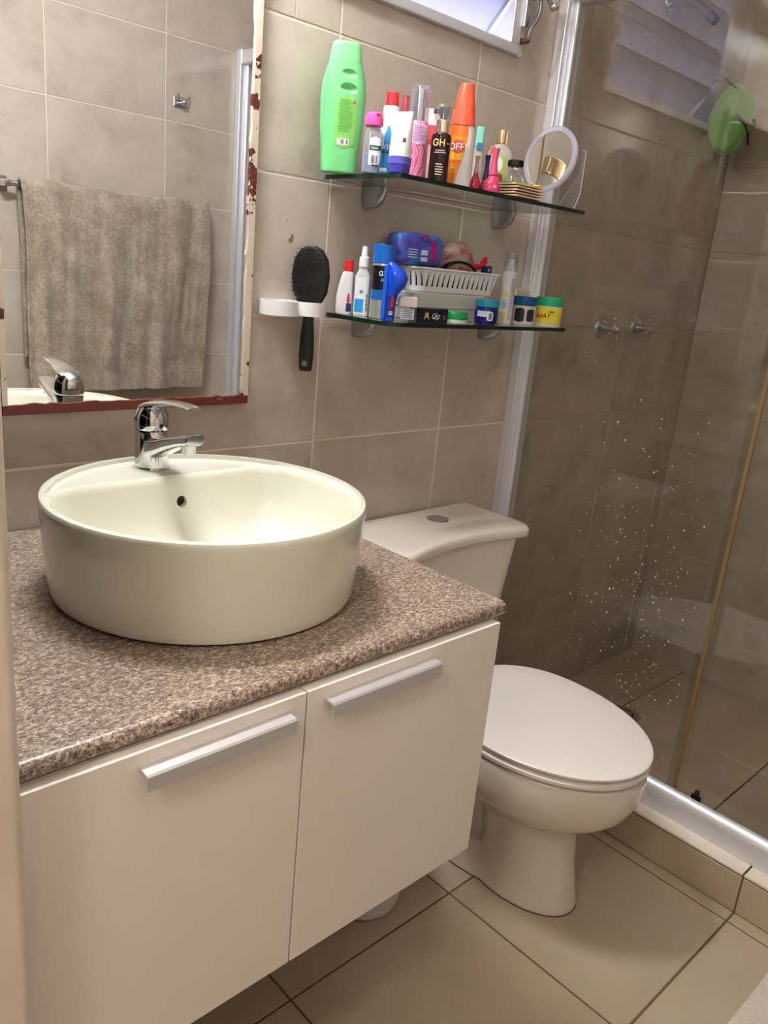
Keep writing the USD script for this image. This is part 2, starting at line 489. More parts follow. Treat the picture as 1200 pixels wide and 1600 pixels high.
dr = thing('door_1', 'pale painted door casing at the end of the vanity', 'door frame', kind='structure')
obj('casing', rbox(0.03, -0.700, 0.0, 0.2005, -0.662, 2.08, 0.010, 12), M['casing'], dr, 40)
obj('casing', box(0.03, YF, 2.06, 0.2, -0.70, 2.08), M['casing'], dr, False)

fl = thing('floor', 'large beige floor tiles with brown joints', 'floor', kind='structure')
obj('grout_bed', box(-1.45, -2.75, -0.12, XR + 0.14, 1.05, -0.0016), M['floorgrout'], fl, False)
fx = [XL - 0.14, 0.3125, 0.747, 1.1805, 1.614, 1.655]
tiles(fl, fx, [YF, -1.287, -0.8535, -0.42, 0.0], lambda a, b, d: (a, b, d), M['floortile'], 0.0045)
tiles(fl, [-1.40 + 0.2433 * k for k in range(7)], [-2.70 + 0.62 * k for k in range(7)], lambda a, b, d: (a, b, d), M['floortile'], 0.0045)

obj('ceiling', box(-1.5, -2.8, CEIL, XR + 0.14, 1.1, CEIL + 0.1), M['plaster'], None, False, 'flat white plaster ceiling', 'ceiling', kind='structure')
wh = thing('wall_hall', 'cream painted walls of the passage outside the bathroom', 'wall', kind='structure')
for b in (box(-1.5, -2.8, 0, -1.4, 1.1, CEIL), box(-1.4, 1.0, 0, 0.06, 1.1, CEIL), box(-1.4, -2.8, 0, 0.20, -2.7, CEIL), box(0.0605, -2.7, 0, 0.16, YF - 0.14, CEIL), box(0.0605, 0.14, 0, 0.16, 1.0, CEIL)):
    obj('plaster', b, M['hallpaint'], wh, False)

# shower kerb and shower tray
kerb = thing('shower_kerb', 'low tiled kerb carrying the shower rail', 'shower kerb', kind='structure')
obj('kerb_core', box(1.6505, YF, 0.0, 1.808, 0.0, 0.099), M['floorgrout'], kerb, False)
ky = [YF, -1.287, -0.8535, -0.42, 0.0]
tiles(kerb, ky, [0.0, 0.0965], lambda a, b, d: (1.649 - d, a, b), M['floortile'], 0.004)
for i in range(4):
    obj('cap_tile', tile(1.6475, ky[i] + 0.002, 1.812, ky[i + 1] - 0.002, lambda a, b, d: (a, b, 0.1055 + d)), mat('kerb_cap_glaze', C(226, 214, 196), 0.3), kerb, False)
tiles(kerb, ky, [0.0, 0.100], lambda a, b, d: (1.8095 + d, a, b), M['floortile'], 0.004)
sf = thing('floor_shower', 'beige tiled shower floor behind the glass', 'floor', kind='structure')
tiles(sf, [1.816, 2.24, XR], [YF, -1.1, -0.66, -0.22, 0.0], lambda a, b, d: (a, b, 0.012 + d), M['floortile'], 0.004)
dg = thing('floor_drain', 'round dull metal drain in the shower floor', 'drain', (2.19, -0.25, 0.0125))
obj('grate', lathe([(0, 0), (0.052, 0), (0.052, 0.002), (0.048, 0.0035), (0.0, 0.0035)], 32), M['chrome_dull'], dg)
for k in range(6):
    a = k * math.pi / 3
    obj('slot', box(-0.004, -0.012, 0.0034, 0.004, 0.012, 0.0038).apply_transform(trimesh.transformations.rotation_matrix(a, (0, 0, 1))).apply_translation((0.028 * math.cos(a), 0.028 * math.sin(a), 0)), M['dark'], dg, False)

# ------------------------------------------------------------------ louvre window
wn = thing('window_1', 'aluminium louvre window with frosted glass slats above the shelves', 'window', kind='structure')
x0, x1, z0, z1 = WIN
for b in ((x0, -0.012, z0, x1 - 0.022, 0.085, z0 + 0.020), (x0, -0.012, z1 - 0.02, x1 - 0.022, 0.085, z1), (x0, -0.012, z0 + 0.02, x0 + 0.024, 0.085, z1 - 0.02), (x1 - 0.052, -0.012, z0 + 0.02, x1 - 0.022, 0.085, z1 - 0.02)):
    obj('frame_bar', rbox(*b, 0.002), M['alu'], wn)
obj('mortar_fill', box(x1 - 0.022, -0.002, z0, x1, 0.1, z1), M['grout'], wn, False)
for k in range(6):
    zc = z0 + 0.066 + 0.100 * k
    if zc > z1 - 0.05:
        break
    sl = rbox(x0 + 0.034, -0.063, -0.0025, x1 - 0.064, 0.063, 0.0025, 0.0022)
    sl.apply_transform(trimesh.transformations.rotation_matrix(math.radians(-48), (1, 0, 0)))
    sl.apply_translation((0, 0.040, zc))
    p = obj('louvre_slat', sl, M['louvre'], wn)
    for yy in (-0.0632, 0.0632):
        e = box(x0 + 0.034, yy - 0.0012, -0.0026, x1 - 0.064, yy + 0.0012, 0.0026)
        e.apply_transform(trimesh.transformations.rotation_matrix(math.radians(-48), (1, 0, 0)))
        obj('cut_edge', e.apply_translation((0, 0.040, zc)), mat('dark_slat_edge', C(120, 116, 122), 0.4), p, False)
    for xx in (x0 + 0.026, x1 - 0.060):
        clip = rbox(-0.003, -0.054, -0.006, 0.003, 0.054, 0.004, 0.001)
        clip.apply_transform(trimesh.transformations.rotation_matrix(math.radians(-48), (1, 0, 0)))
        obj('slat_clip', clip.apply_translation((xx, 0.040, zc)), M['chrome_dull'], wn)
# the winding operator
obj('operator_plate', rbox(x1 - 0.024, -0.020, z0 + 0.055, x1 - 0.006, -0.010, z0 + 0.19, 0.002), M['chrome_dull'], wn)
obj('operator_arm', tube(smoothpath([(x1 - 0.012, -0.026, z0 + 0.03), (x1 - 0.010, -0.03, z0 + 0.055), (x1 + 0.004, -0.032, z0 + 0.075), (x1 + 0.010, -0.032, z0 + 0.10), (x1 + 0.006, -0.030, z0 + 0.125)], 16), 0.004), mat('grey_metal', (0.25, 0.25, 0.26), 0.4, metallic=0.8), wn)
obj('crank_hub', cyl((x1 - 0.004, -0.012, z0 + 0.125), (x1 - 0.004, -0.048, z0 + 0.125), 0.015, 0.012), M['chrome_dull'], wn)
obj('crank_knob', cat(cyl((x1 - 0.004, -0.044, z0 + 0.125), (x1 + 0.03, -0.05, z0 + 0.105), 0.006), tm(m3.Manifold.sphere(0.010, 20)).apply_translation((x1 + 0.033, -0.05, z0 + 0.103))), M['chrome_dull'], wn)
obj('fixing_screw', cyl((x1 - 0.012, -0.026, z0 + 0.03), (x1 - 0.012, -0.004, z0 + 0.03), 0.006), mat('rusty_steel', C(96, 70, 60), 0.6, metallic=0.4), wn)

# ------------------------------------------------------------------ shower enclosure
XG = 1.7275
se = thing('shower_enclosure', 'aluminium framed glass shower enclosure with a yellowed door seal', 'shower screen', (0, 0, 0))
ZT = 1.965
def profile_bar(poly, y0, y1):
    m = trimesh.creation.extrude_polygon(Polygon(poly), y1 - y0)
    m.apply_transform(np.array([[1, 0, 0, 0], [0, 0, 1, y0], [0, 1, 0, 0], [0, 0, 0, 1.0]]))
    if m.volume < 0:
        m.invert()
    return m
def jamb(y0, y1):
    # plan: broad channel with a raised lip towards the room
    P = Polygon([(1.690, y0), (1.690, y1), (1.759, y1), (1.759, y0)]).buffer(-0.003).buffer(0.003, 6)
    return trimesh.creation.extrude_polygon(P, ZT - 0.165).apply_translation((0, 0, 0.165))
obj('wall_jamb', jamb(-0.028, 0.0), M['alu'], se, 40)
obj('jamb_lip', rbox(1.712, -0.040, 0.165, 1.722, -0.028, ZT, 0.003), M['alu'], se)
obj('wall_jamb', jamb(YF, YF + 0.028), M['alu'], se, 40)
obj('jamb_lip', rbox(1.712, YF + 0.028, 0.165, 1.722, YF + 0.040, ZT, 0.003), M['alu'], se)
obj('header_rail', rbox(1.694, YF + 0.001, ZT - 0.045, 1.760, -0.001, ZT, 0.006), M['alu'], se, 40)
rail = [(1.690, 0.106)] + [(1.694 + 0.022 * (1 - math.cos(t)), 0.128 + 0.040 * math.sin(t)) for t in np.linspace(0.0, 1.45, 10)] + [(1.7195, 0.1675), (1.7235, 0.163), (1.7235, 0.146), (1.750, 0.146), (1.756, 0.140), (1.760, 0.106)]
obj('bottom_track', profile_bar(rail, YF + 0.001, -0.001), M['alu'], se, 35)
obj('glass_panel', box(1.7245, -0.640, 0.1465, 1.7305, -0.030, ZT - 0.04), M['showerglass'], se, False)
obj('glass_panel', box(1.7385, YF + 0.03, 0.1465, 1.7445, -0.610, ZT - 0.04), M['showerglass'], se, False)
obj('door_seal', rbox(1.7195, -0.641, 0.1465, 1.7235, -0.631, ZT - 0.04, 0.0015), mat('yellowed_seal', C(120, 98, 56), 0.5), se, label='yellowed plastic seal on the glass edge')
obj('roller_guide', cat(rbox(1.7315, -0.70, 0.150, 1.7375, -0.675, 0.172, 0.002), cyl((1.7345, -0.6875, 0.172), (1.7345, -0.6875, 0.182), 0.006)), M['black'], se)

# dried drops on the pane, glints put in as white (nobody could count them)
drops = []
ico = trimesh.creation.icosphere(1, 1.0)
cl = [(-0.40, 0.66, 0.12, 0.16), (-0.48, 0.48, 0.10, 0.14), (-0.50, 0.66, 0.08, 0.14), (-0.38, 0.86, 0.13, 0.16), (-0.52, 0.32, 0.08, 0.10), (-0.36, 0.52, 0.12, 0.14)]
for k in range(430):
    c = cl[rng.integers(len(cl))]
    y, z = rng.normal(c[0], c[2]), rng.normal(c[1], c[3])
    if not (-0.60 < y < -0.10 and 0.19 < z < 1.22):
        continue
    r = rng.choice([0.0009, 0.0013, 0.0017, 0.0022], p=[0.35, 0.35, 0.22, 0.08])
    d = ico.copy()
    d.apply_scale((0.45 * r, r, r * rng.uniform(0.9, 1.3)))
    d.apply_translation((1.7243, y, z))
    drops.append(d)
obj('water_drops', cat(*drops), M['drop'], None, True, 'dried water drops with glints painted white, scattered over the shower glass', 'water drops', kind='stuff')

# taps, shower arm, green bath puff inside the shower
def cross_tap(label, loc):
    t = thing('shower_tap', label, 'tap', loc, group='pair of shower taps')
    fl_ = move(lathe([(0, 0), (0.030, 0), (0.030, 0.003), (0.026, 0.008), (0.014, 0.012), (0.011, 0.026), (0.010, 0.042), (0.0, 0.042)], 32), rx=90)
    obj('flange', fl_, M['chrome_dull'], t)
    hub = move(lathe([(0, 0.040), (0.012, 0.040), (0.014, 0.048), (0.012, 0.058), (0.006, 0.064), (0, 0.065)], 24), rx=90)
    spokes = [hub]
    for a in (20, 110, 200, 290):
        c, s = math.cos(math.radians(a)), math.sin(math.radians(a))
        spokes += [cyl((0, -0.052, 0), (0.030 * c, -0.052, 0.030 * s), 0.0045, 0.0038, 12), tm(m3.Manifold.sphere(0.0058, 12)).apply_translation((0.031 * c, -0.052, 0.031 * s))]
    obj('cross_handle', cat(*spokes), M['chrome'], t)
    return t
cross_tap('chrome cross handle shower tap nearer to the glass shelf', (2.084, 0, 1.192))
cross_tap('chrome cross handle shower tap nearer to the shower corner', (2.277, 0, 1.195))
sa = thing('shower_outlet', 'bare chrome shower arm without a head high in the shower', 'shower outlet', (2.165, 0, 2.034))
obj('wall_flange', move(lathe([(0, 0), (0.026, 0), (0.025, 0.004), (0.014, 0.008), (0, 0.008)], 32), rx=90), M['chrome'], sa)
obj('pipe', tube(smoothpath([(0, 0, 0), (0, -0.035, 0.0), (-0.004, -0.075, -0.008), (-0.008, -0.108, -0.030), (-0.010, -0.128, -0.046)], 24), 0.0105, 16), M['chrome'], sa)
obj('thread_end', cyl((-0.0095, -0.125, -0.0435), (-0.0115, -0.145, -0.060), 0.0125, 0.0115), mat('dark_nut', (0.18, 0.17, 0.16), 0.4, metallic=0.7), sa)

pf = thing('bath_puff', 'bright green mesh bath puff hanging in the shower corner', 'bath puff', (2.478, -0.076, 1.805))
b = trimesh.creation.icosphere(4, 1.0)
v = b.vertices
w = 0.055 + 0.013 * meshkit.fbm(v * 2.3 + 5, 3, 3)[:, None] + 0.006 * np.abs(np.sin(7 * v[:, :1] + 5 * v[:, 2:3] + 4 * v[:, 1:2]))
b.vertices = v * w * np.array([1.18, 0.80, 1.42]) + np.c_[0.01 * v[:, 2], 0 * v[:, 0], 0 * v[:, 0]]
obj('puff', b, M['pouf'], pf, True)
obj('cord', cat(tube(smoothpath([(-0.06, -0.045, 0.0), (-0.02, -0.060, -0.015), (0.02, -0.058, -0.01), (0.05, -0.045, 0.01)], 16), 0.0035, 8), tube(smoothpath([(-0.055, -0.05, -0.01), (-0.02, -0.062, -0.03), (0.01, -0.058, -0.055), (0.045, -0.045, -0.06)], 16), 0.003, 8)), mat('dark_cord', C(32, 48, 34), 0.8), pf)
obj('hanging_loop', tube(smoothpath([(-0.03, -0.02, 0.075), (-0.02, 0.02, 0.10), (0.0, 0.045, 0.115), (0.015, 0.03, 0.10), (0.02, 0.0, 0.08)], 18), 0.002, 8), mat('dark_cord', C(32, 48, 34), 0.8), pf)
hk = thing('wall_hook', 'small chrome hook above the green bath puff', 'hook', (2.478, 0, 1.918))
obj('plate', cyl((0, 0, 0), (0, -0.005, 0), 0.013), M['chrome'], hk)
obj('peg', tube(smoothpath([(0, -0.004, 0), (0, -0.028, -0.004), (0, -0.036, 0.008)], 12), 0.0035), M['chrome'], hk)

# ------------------------------------------------------------------ vanity
vc = thing('vanity_cabinet', 'white wall hung vanity cabinet with two doors', 'cabinet', (0, 0, 0))
obj('body', cat(box(0.203, -0.6305, 0.425, 0.219, -0.004, 0.812), box(0.889, -0.6305, 0.425, 0.905, -0.004, 0.812), box(0.219, -0.6305, 0.425, 0.889, -0.004, 0.441), box(0.219, -0.02, 0.441, 0.889, -0.004, 0.812), box(0.219, -0.6305, 0.78, 0.889, -0.57, 0.812)), M['carcass'], vc, False)
def u_handle(a, b, z):
    # bent flat bar: a sloping top plate with a turned down front lip
    P = Polygon([(-0.6462, z + 0.004), (-0.6462, z), (-0.6625, z - 0.001), (-0.6625, z - 0.015), (-0.6655, z - 0.015), (-0.6655, z + 0.0015), (-0.663, z + 0.0035)])
    m = trimesh.creation.extrude_polygon(P, b - a)
    m.apply_transform(np.array([[0, 0, 1, a], [1, 0, 0, 0], [0, 1, 0, 0], [0, 0, 0, 1.0]]))
    return m if m.volume > 0 else (m.invert() or m)
for (a, b, ha, hb, hz) in ((0.2045, 0.5455, 0.331, 0.519, 0.7905), (0.5477, 0.911, 0.573, 0.766, 0.791)):
    d = obj('door', rbox(a, -0.6465, 0.405, b, -0.6308, 0.8110, 0.0012), M['whitewood'], vc)
    obj('handle', u_handle(ha, hb, hz), M['handlealu'], d, 30)
ct = thing('countertop', 'speckled brown granite look countertop on the vanity', 'countertop', (0, 0, 0))
prof = [(-0.003, 0.813), (-0.003, 0.835)] + [(-0.6265 - 0.011 * math.sin(t), 0.824 + 0.011 * math.cos(t)) for t in np.linspace(0, math.pi, 9)]
top = trimesh.creation.extrude_polygon(Polygon(prof), 0.932 - XL)
top.apply_transform(np.array([[0, 0, 1, XL + 0.0005], [1, 0, 0, 0], [0, 1, 0, 0], [0, 0, 0, 1.0]]))
if top.volume < 0:
    top.invert()
obj('slab', top, M['granite'], ct, 40)

# ------------------------------------------------------------------ basin and its tap
BX, BY, BZ = 0.592, -0.342, 0.8355
bs = thing('vessel_basin', 'round ivory ceramic vessel basin on the granite countertop', 'basin', (BX, BY, BZ))
RT, RB, HB = 0.2265, 0.2175, 0.1395
outer = lathe([(0, 0), (RB - 0.012, 0), (RB - 0.003, 0.004), (RB, 0.014), (RT - 0.0005, HB - 0.012), (RT, HB - 0.006), (RT - 0.0025, HB - 0.0015), (RT - 0.007, HB), (0, HB)], 128)
cav_top = Point(0, 0).buffer(RT - 0.0185, 64).intersection(sbox(-1, -1, 1, 0.108)).buffer(-0.05).buffer(0.05, 32)
c0 = np.array([0.0, -0.04])
def star(poly, n=144):
    out = []
    for a in np.linspace(0, 2 * np.pi, n, endpoint=False):
        l = LineString([c0, c0 + np.array([math.cos(a), math.sin(a)])])
        p = l.intersection(poly.exterior)
        p = p if p.geom_type == 'Point' else list(p.geoms)[-1]
        out.append((p.x, p.y))
    return np.array(out)
s0 = star(cav_top)
lev = [(HB + 0.003, -0.0105), (HB - 0.0045, -0.0098), (HB - 0.0068, -0.0080), (HB - 0.0092, -0.0048), (HB - 0.013, -0.0018), (HB - 0.019, 0.0005), (HB - 0.036, 0.005), (HB - 0.06, 0.012), (HB - 0.085, 0.026), (HB - 0.10, 0.045), (HB - 0.108, 0.07), (HB - 0.112, 0.11), (HB - 0.115, 0.16)]
rings = []
for z, ins in lev:
    dv = s0 - c0
    L = np.linalg.norm(dv, axis=1, keepdims=True)
    rings.append(np.c_[c0 + dv * np.maximum(L - ins, 0.01) / L, np.full(len(s0), z)])
cav = skin(rings[::-1])
# the tap ledge lies a little under the rim
led = trimesh.creation.extrude_polygon(Point(0, 0).buffer(RT - 0.0135, 64).intersection(sbox(-1, 0.02, 1, 1)), 0.05)
led.apply_translation((0, 0, HB - 0.0065))
body = mf(outer) - mf(cav) - mf(led)
body = body - m3.Manifold.cylinder(0.04, 0.0085, 0.0085, 28).rotate((-90, 0, 0)).translate((0.014, 0.085, HB - 0.046))
obj('bowl', tm(body), M['ceramic'], bs, 35)
obj('overflow_hole', cyl((0.014, 0.1075, HB - 0.046), (0.014, 0.113, HB - 0.046), 0.0083), M['dark'], bs)
obj('waste', lathe([(0, 0.0), (0.030, 0.0), (0.031, 0.0035), (0.026, 0.006), (0, 0.0075)], 40).apply_translation((0, -0.04, HB - 0.1165)), M['chrome'], bs)

FX, FY, FZ = 0.593, -0.170, BZ + HB - 0.0062
fc = thing('basin_tap', 'chrome single lever tap on the ledge of the round basin', 'tap', (FX, FY, FZ), 3)
bodyp = mf(lathe([(0, 0), (0.0272, 0), (0.0272, 0.002), (0.0260, 0.004), (0.0250, 0.03), (0.0258, 0.058), (0.0252, 0.060), (0, 0.060)], 48))
sp = []
for y, zc_, hw, hh in ((0.0, 0.028, 0.0215, 0.019), (-0.03, 0.038, 0.0205, 0.015), (-0.06, 0.050, 0.0190, 0.0115), (-0.092, 0.0605, 0.0175, 0.0095), (-0.115, 0.066, 0.0165, 0.0090), (-0.120, 0.067, 0.0150, 0.0072)):
    p = np.linspace(0, 2 * np.pi, 32, endpoint=False)
    sx, sz = np.cos(p), np.sin(p)
    sp.append(np.c_[hw * np.sign(sx) * np.abs(sx) ** 0.5, np.full(32, y), zc_ + hh * np.sign(sz) * np.abs(sz) ** 0.6])
obj('body', tm(bodyp + mf(skin(sp))), M['chrome'], fc, 35)
obj('aerator', cyl((0, -0.103, 0.058), (0, -0.1015, 0.044), 0.0112, 0.0106), M['chrome_dull'], fc)
dome_ = lathe([(0, 0.0615), (0.0255, 0.0615), (0.0272, 0.064), (0.0272, 0.074), (0.0250, 0.086), (0.0195, 0.095), (0.0105, 0.0995), (0, 0.1005)], 48)
lv = []
for (y, z, hw, th) in ((0.021, 0.078, 0.012, 0.006), (0.009, 0.093, 0.020, 0.008), (-0.010, 0.1005, 0.0205, 0.0075), (-0.033, 0.1060, 0.0185, 0.006), (-0.058, 0.1105, 0.0165, 0.0045), (-0.083, 0.1130, 0.0150, 0.0034), (-0.106, 0.1130, 0.0135, 0.0026), (-0.116, 0.1120, 0.0115, 0.0018)):
    p = np.linspace(0, 2 * np.pi, 28, endpoint=False)
    lv.append(np.c_[hw * np.cos(p), np.full(28, y), z + th * np.sin(p)])
obj('lever', tm(mf(dome_) + mf(skin(lv))), M['chrome'], fc, 35)
obj('marker', cyl((0.0, -0.0262, 0.070), (0.0, -0.0282, 0.070), 0.0032), M['black'], fc)

# ------------------------------------------------------------------ mirror
mr = thing('wall_mirror', 'rectangular wall mirror in a chipped cream and red brown frame', 'mirror', (0, 0, 0))
mx0, mx1, mz0, mz1 = 0.424, 0.872, 1.029, 1.86
obj('glass', box(mx0 + 0.005, -0.0125, mz0 + 0.010, mx1 - 0.008, -0.0075, mz1 - 0.012), M['mirror'], mr, False)
obj('backing', box(mx0 + 0.008, -0.0075, mz0 + 0.008, mx1 - 0.008, -0.0005, mz1 - 0.008), M['carcass'], mr, False)
def frame_bar(p, q, w0, wj, seed, horizontal):
    """A flat frame bar; its inner edge is ragged where paint ran over the glass."""
    r = np.random.default_rng(seed)
    n = 60
    s = np.linspace(0, 1, n)
    j = w0 + wj * np.maximum(meshkit.fbm(np.c_[s * 34, s * 0, s * 0], 4, seed) - 0.42, 0) * 4
    L = q - p
    base = p + s * L
    pts = np.r_[np.c_[base, np.zeros(n)], np.c_[base[::-1], j[::-1]]]
    m = trimesh.creation.extrude_polygon(Polygon(pts).buffer(0), 0.0165)
    return m
b_ = frame_bar(mx0, mx1, 0.0150, 0.0022, 3, True)
b_.apply_transform(np.array([[1, 0, 0, 0], [0, 0, -1, 0], [0, 1, 0, mz0], [0, 0, 0, 1.0]]))
obj('bottom_bar', b_, M['frame_chipped'], mr, False, label='bottom bar worn to red brown wood')
b_ = frame_bar(mx0, mx1, 0.018, 0.004, 5, True)
b_.apply_transform(np.array([[1, 0, 0, 0], [0, 0, -1, 0], [0, -1, 0, mz1], [0, 0, 0, 1.0]]))
obj('top_bar', b_ if b_.volume > 0 else (b_.invert() or b_), M['frame_cream'], mr, False)
b_ = frame_bar(mz0 + 0.0155, mz1 - 0.018, 0.0125, 0.0016, 9, False)
b_.apply_transform(np.array([[0, -1, 0, mx1], [0, 0, -1, 0], [1, 0, 0, 0], [0, 0, 0, 1.0]]))
obj('side_bar', b_ if b_.volume > 0 else (b_.invert() or b_), M['frame_cream'], mr, False)
b_ = frame_bar(mz0 + 0.0155, mz1 - 0.018, 0.0080, 0.0012, 12, False)
b_.apply_transform(np.array([[0, 1, 0, mx0], [0, 0, -1, 0], [1, 0, 0, 0], [0, 0, 0, 1.0]]))
obj('side_bar', b_ if b_.volume > 0 else (b_.invert() or b_), M['frame_cream'], mr, False)

# ------------------------------------------------------------------ what the mirror shows: towel on its rail, hook
tr = thing('towel_rail', 'chrome towel rail on the wall opposite the mirror', 'towel rail', (0, YF, 1.437))
for x in (0.895, 1.500):
    obj('bracket', cat(rbox(x - 0.018, 0.0, -0.022, x + 0.018, 0.008, 0.022, 0.003), rbox(x - 0.010, 0.006, -0.010, x + 0.010, 0.066, 0.010, 0.003)), M['chrome_dull'], tr)
obj('bar', cyl((0.895, 0.056, 0), (1.500, 0.056, 0), 0.008), M['chrome'], tr)
tw = thing('bath_towel', 'taupe terry bath towel hanging over the rail opposite the mirror', 'towel', (0, YF + 0.056, 1.437))
nx, ns = 90, 80
tx = np.linspace(0.928, 1.552, nx)
front, back, rr_ = 0.605, 0.50, 0.0155
ss = np.linspace(-back - 0.5 * math.pi * rr_, front + 0.5 * math.pi * rr_, ns)
P = np.zeros((ns, nx, 3))
for i, s in enumerate(ss):
    h = 0.5 * math.pi * rr_
    if s < -h:
        y, z, dn = -rr_, -(-s - h), -s - h
    elif s > h:
        y, z, dn = rr_, -(s - h), s - h
    else:
        y, z, dn = rr_ * math.sin(s / rr_), rr_ * math.cos(s / rr_), 0.0
    f = meshkit.fbm(np.c_[tx * 16 + 0.25 * dn, np.full(nx, dn * 1.6), np.full(nx, 2.0 if s > 0 else 7.0)], 3, 4)
    cre = np.abs(np.sin(tx * 31 + 2.2 * dn + 2.5 * f))
    amp = 0.012 + 0.044 * min(1, dn / 0.22)
    fold = amp * (f - 0.45) * 1.2 + 0.010 * cre * (0.6 if dn < 0.02 else 1.0)
    sag = 0.003 * np.sin(tx * 47 + 6 * f) + 0.024 * (f - 0.5)
    side = 1 if s > 0 else -0.25
    P[i] = np.c_[tx + (tx - 1.235) * (-0.04 * dn / front) + 0.004 * np.sin(9 * dn), y + side * np.maximum(fold, -0.002) + (0.012 * dn if s > 0 else 0), z + (sag if dn < 0.02 else sag * 0.3)]
    if s > 0:
        for hz, hd in ((0.515, 0.007), (0.545, 0.006), (0.40, 0.004)):
            P[i, :, 1] -= hd * math.exp(-((dn - hz) / 0.006) ** 2)
def sheet(P, th):
    ns_, nx_ = P.shape[:2]
    du, dv = np.gradient(P, axis=1), np.gradient(P, axis=0)
    n = np.cross(du, dv)
    n /= np.linalg.norm(n, axis=2, keepdims=True)
    A, B = (P + n * th / 2).reshape(-1, 3), (P - n * th / 2).reshape(-1, 3)
    N = len(A)
    F = []
    idx = lambda i, j: i * nx_ + j
    for i in range(ns_ - 1):
        for j in range(nx_ - 1):
            a, b, c, d = idx(i, j), idx(i, j + 1), idx(i + 1, j + 1), idx(i + 1, j)
            F += [(a, b, c), (a, c, d), (N + a, N + c, N + b), (N + a, N + d, N + c)]
    loop = [idx(0, j) for j in range(nx_)] + [idx(i, nx_ - 1) for i in range(1, ns_)] + [idx(ns_ - 1, j) for j in range(nx_ - 2, -1, -1)] + [idx(i, 0) for i in range(ns_ - 2, 0, -1)]
    for a, b in zip(loop, loop[1:] + loop[:1]):
        F += [(a, N + a, N + b), (a, N + b, b)]
    m = trimesh.Trimesh(np.vstack([A, B]), F, process=False)
    if m.volume < 0:
        m.invert()
    return m
obj('cloth', sheet(P, 0.007), M['terry'], tw, 60)
ch = thing('robe_hook', 'small chrome robe hook on the tiles above the towel', 'hook', (1.476, YF, 1.762))
obj('plate', rbox(-0.023, 0, -0.017, 0.023, 0.007, 0.017, 0.003), M['chrome_dull'], ch)
obj('peg', cat(cyl((0, 0.005, -0.003), (0, 0.030, -0.005), 0.008, 0.0065), tm(m3.Manifold.sphere(0.011, 20)).apply_translation((0, 0.032, -0.004))), M['chrome'], ch)
obj('prong', cat(tube(smoothpath([(-0.006, 0.006, 0.004), (-0.016, 0.022, 0.008), (-0.020, 0.030, 0.018)], 12), 0.0045), tube(smoothpath([(0.006, 0.006, 0.004), (0.016, 0.022, 0.008), (0.020, 0.030, 0.018)], 12), 0.0045)), M['chrome'], ch)

# ------------------------------------------------------------------ toilet
TX = 1.352
tl = thing('toilet', 'bone coloured two piece toilet between the vanity and the shower', 'toilet', (TX, 0, 0))
def egg(yf, yb, hw, z, n=72):
    """Oval with a slimmer front: yf front end, yb back end, hw half width."""
    p = np.linspace(0, 2 * np.pi, n, endpoint=False)
    c, s = np.cos(p), np.sin(p)
    ym = yb + (yf - yb) * 0.46
    y = np.where(c > 0, ym + (yf - ym) * np.abs(c) ** 1.0, ym - (yb - ym) * -1 * -np.abs(c) ** 0.75)
    y = np.where(c > 0, y, ym + (yb - ym) * np.abs(c) ** 0.8)
    return np.c_[hw * np.sign(s) * np.abs(s) ** 0.99 - 0.019 * np.clip((z - 0.17) / 0.12, 0, 1), y, np.full(n, z)]
col = [(0.0, -0.622, -0.36, 0.089), (0.012, -0.624, -0.36, 0.090), (0.03, -0.618, -0.37, 0.086), (0.10, -0.603, -0.38, 0.080), (0.17, -0.596, -0.37, 0.082), (0.205, -0.603, -0.34, 0.094), (0.235, -0.635, -0.30, 0.122), (0.265, -0.677, -0.27, 0.153), (0.295, -0.704, -0.25, 0.175), (0.33, -0.719, -0.235, 0.187), (0.365, -0.721, -0.23, 0.188), (0.384, -0.721, -0.23, 0.188), (0.392, -0.717, -0.235, 0.184)]
bowl = mf(skin([egg(yf, yb, hw, z) for z, yf, yb, hw in col]))
foot = mf(hull(np.vstack([egg(-0.56, -0.10, 0.098, 0.0), egg(-0.56, -0.10, 0.096, 0.035), egg(-0.53, -0.12, 0.075, 0.075)])))
trap = mf(hull(np.vstack([egg(-0.46, -0.10, 0.055, 0.03), egg(-0.46, -0.12, 0.06, 0.30)]))) + mf(rbox(-0.135, -0.30, 0.255, 0.135, -0.035, 0.40, 0.03, 16)) + mf(hull(np.vstack([egg(-0.36, -0.20, 0.055, 0.17), egg(-0.46, -0.16, 0.115, 0.275)])))
obj('bowl', tm(bowl + foot + trap), M['bone'], tl, 40)
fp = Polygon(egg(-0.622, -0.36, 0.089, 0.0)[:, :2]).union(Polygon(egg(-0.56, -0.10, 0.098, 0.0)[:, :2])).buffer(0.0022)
obj('base_joint', trimesh.creation.extrude_polygon(fp, 0.0016), mat('base_joint_brown', C(96, 74, 54), 0.8), tl, False, label='thin brown ring painted for the grime and shade around the foot')  # grime line and contact shade under the foot, put into one dark brown
obj('seat', tm(m3.Manifold.hull_points(np.vstack([egg(-0.709, -0.268, 0.176, 0.3935), egg(-0.722, -0.256, 0.189, 0.3975), egg(-0.723, -0.255, 0.190, 0.405), egg(-0.712, -0.266, 0.179, 0.4095)])) - mf(skin([egg(-0.63, -0.33, 0.11, 0.3), egg(-0.63, -0.33, 0.11, 0.5)]))), M['seatplastic'], tl, 30)
obj('lid', hull(np.vstack([egg(-0.708, -0.266, 0.175, 0.4125), egg(-0.7225, -0.253, 0.1885, 0.4165), egg(-0.724, -0.252, 0.190, 0.4220), egg(-0.717, -0.259, 0.184, 0.4262), egg(-0.66, -0.30, 0.14, 0.4285)])), M['seatplastic'], tl, 30)
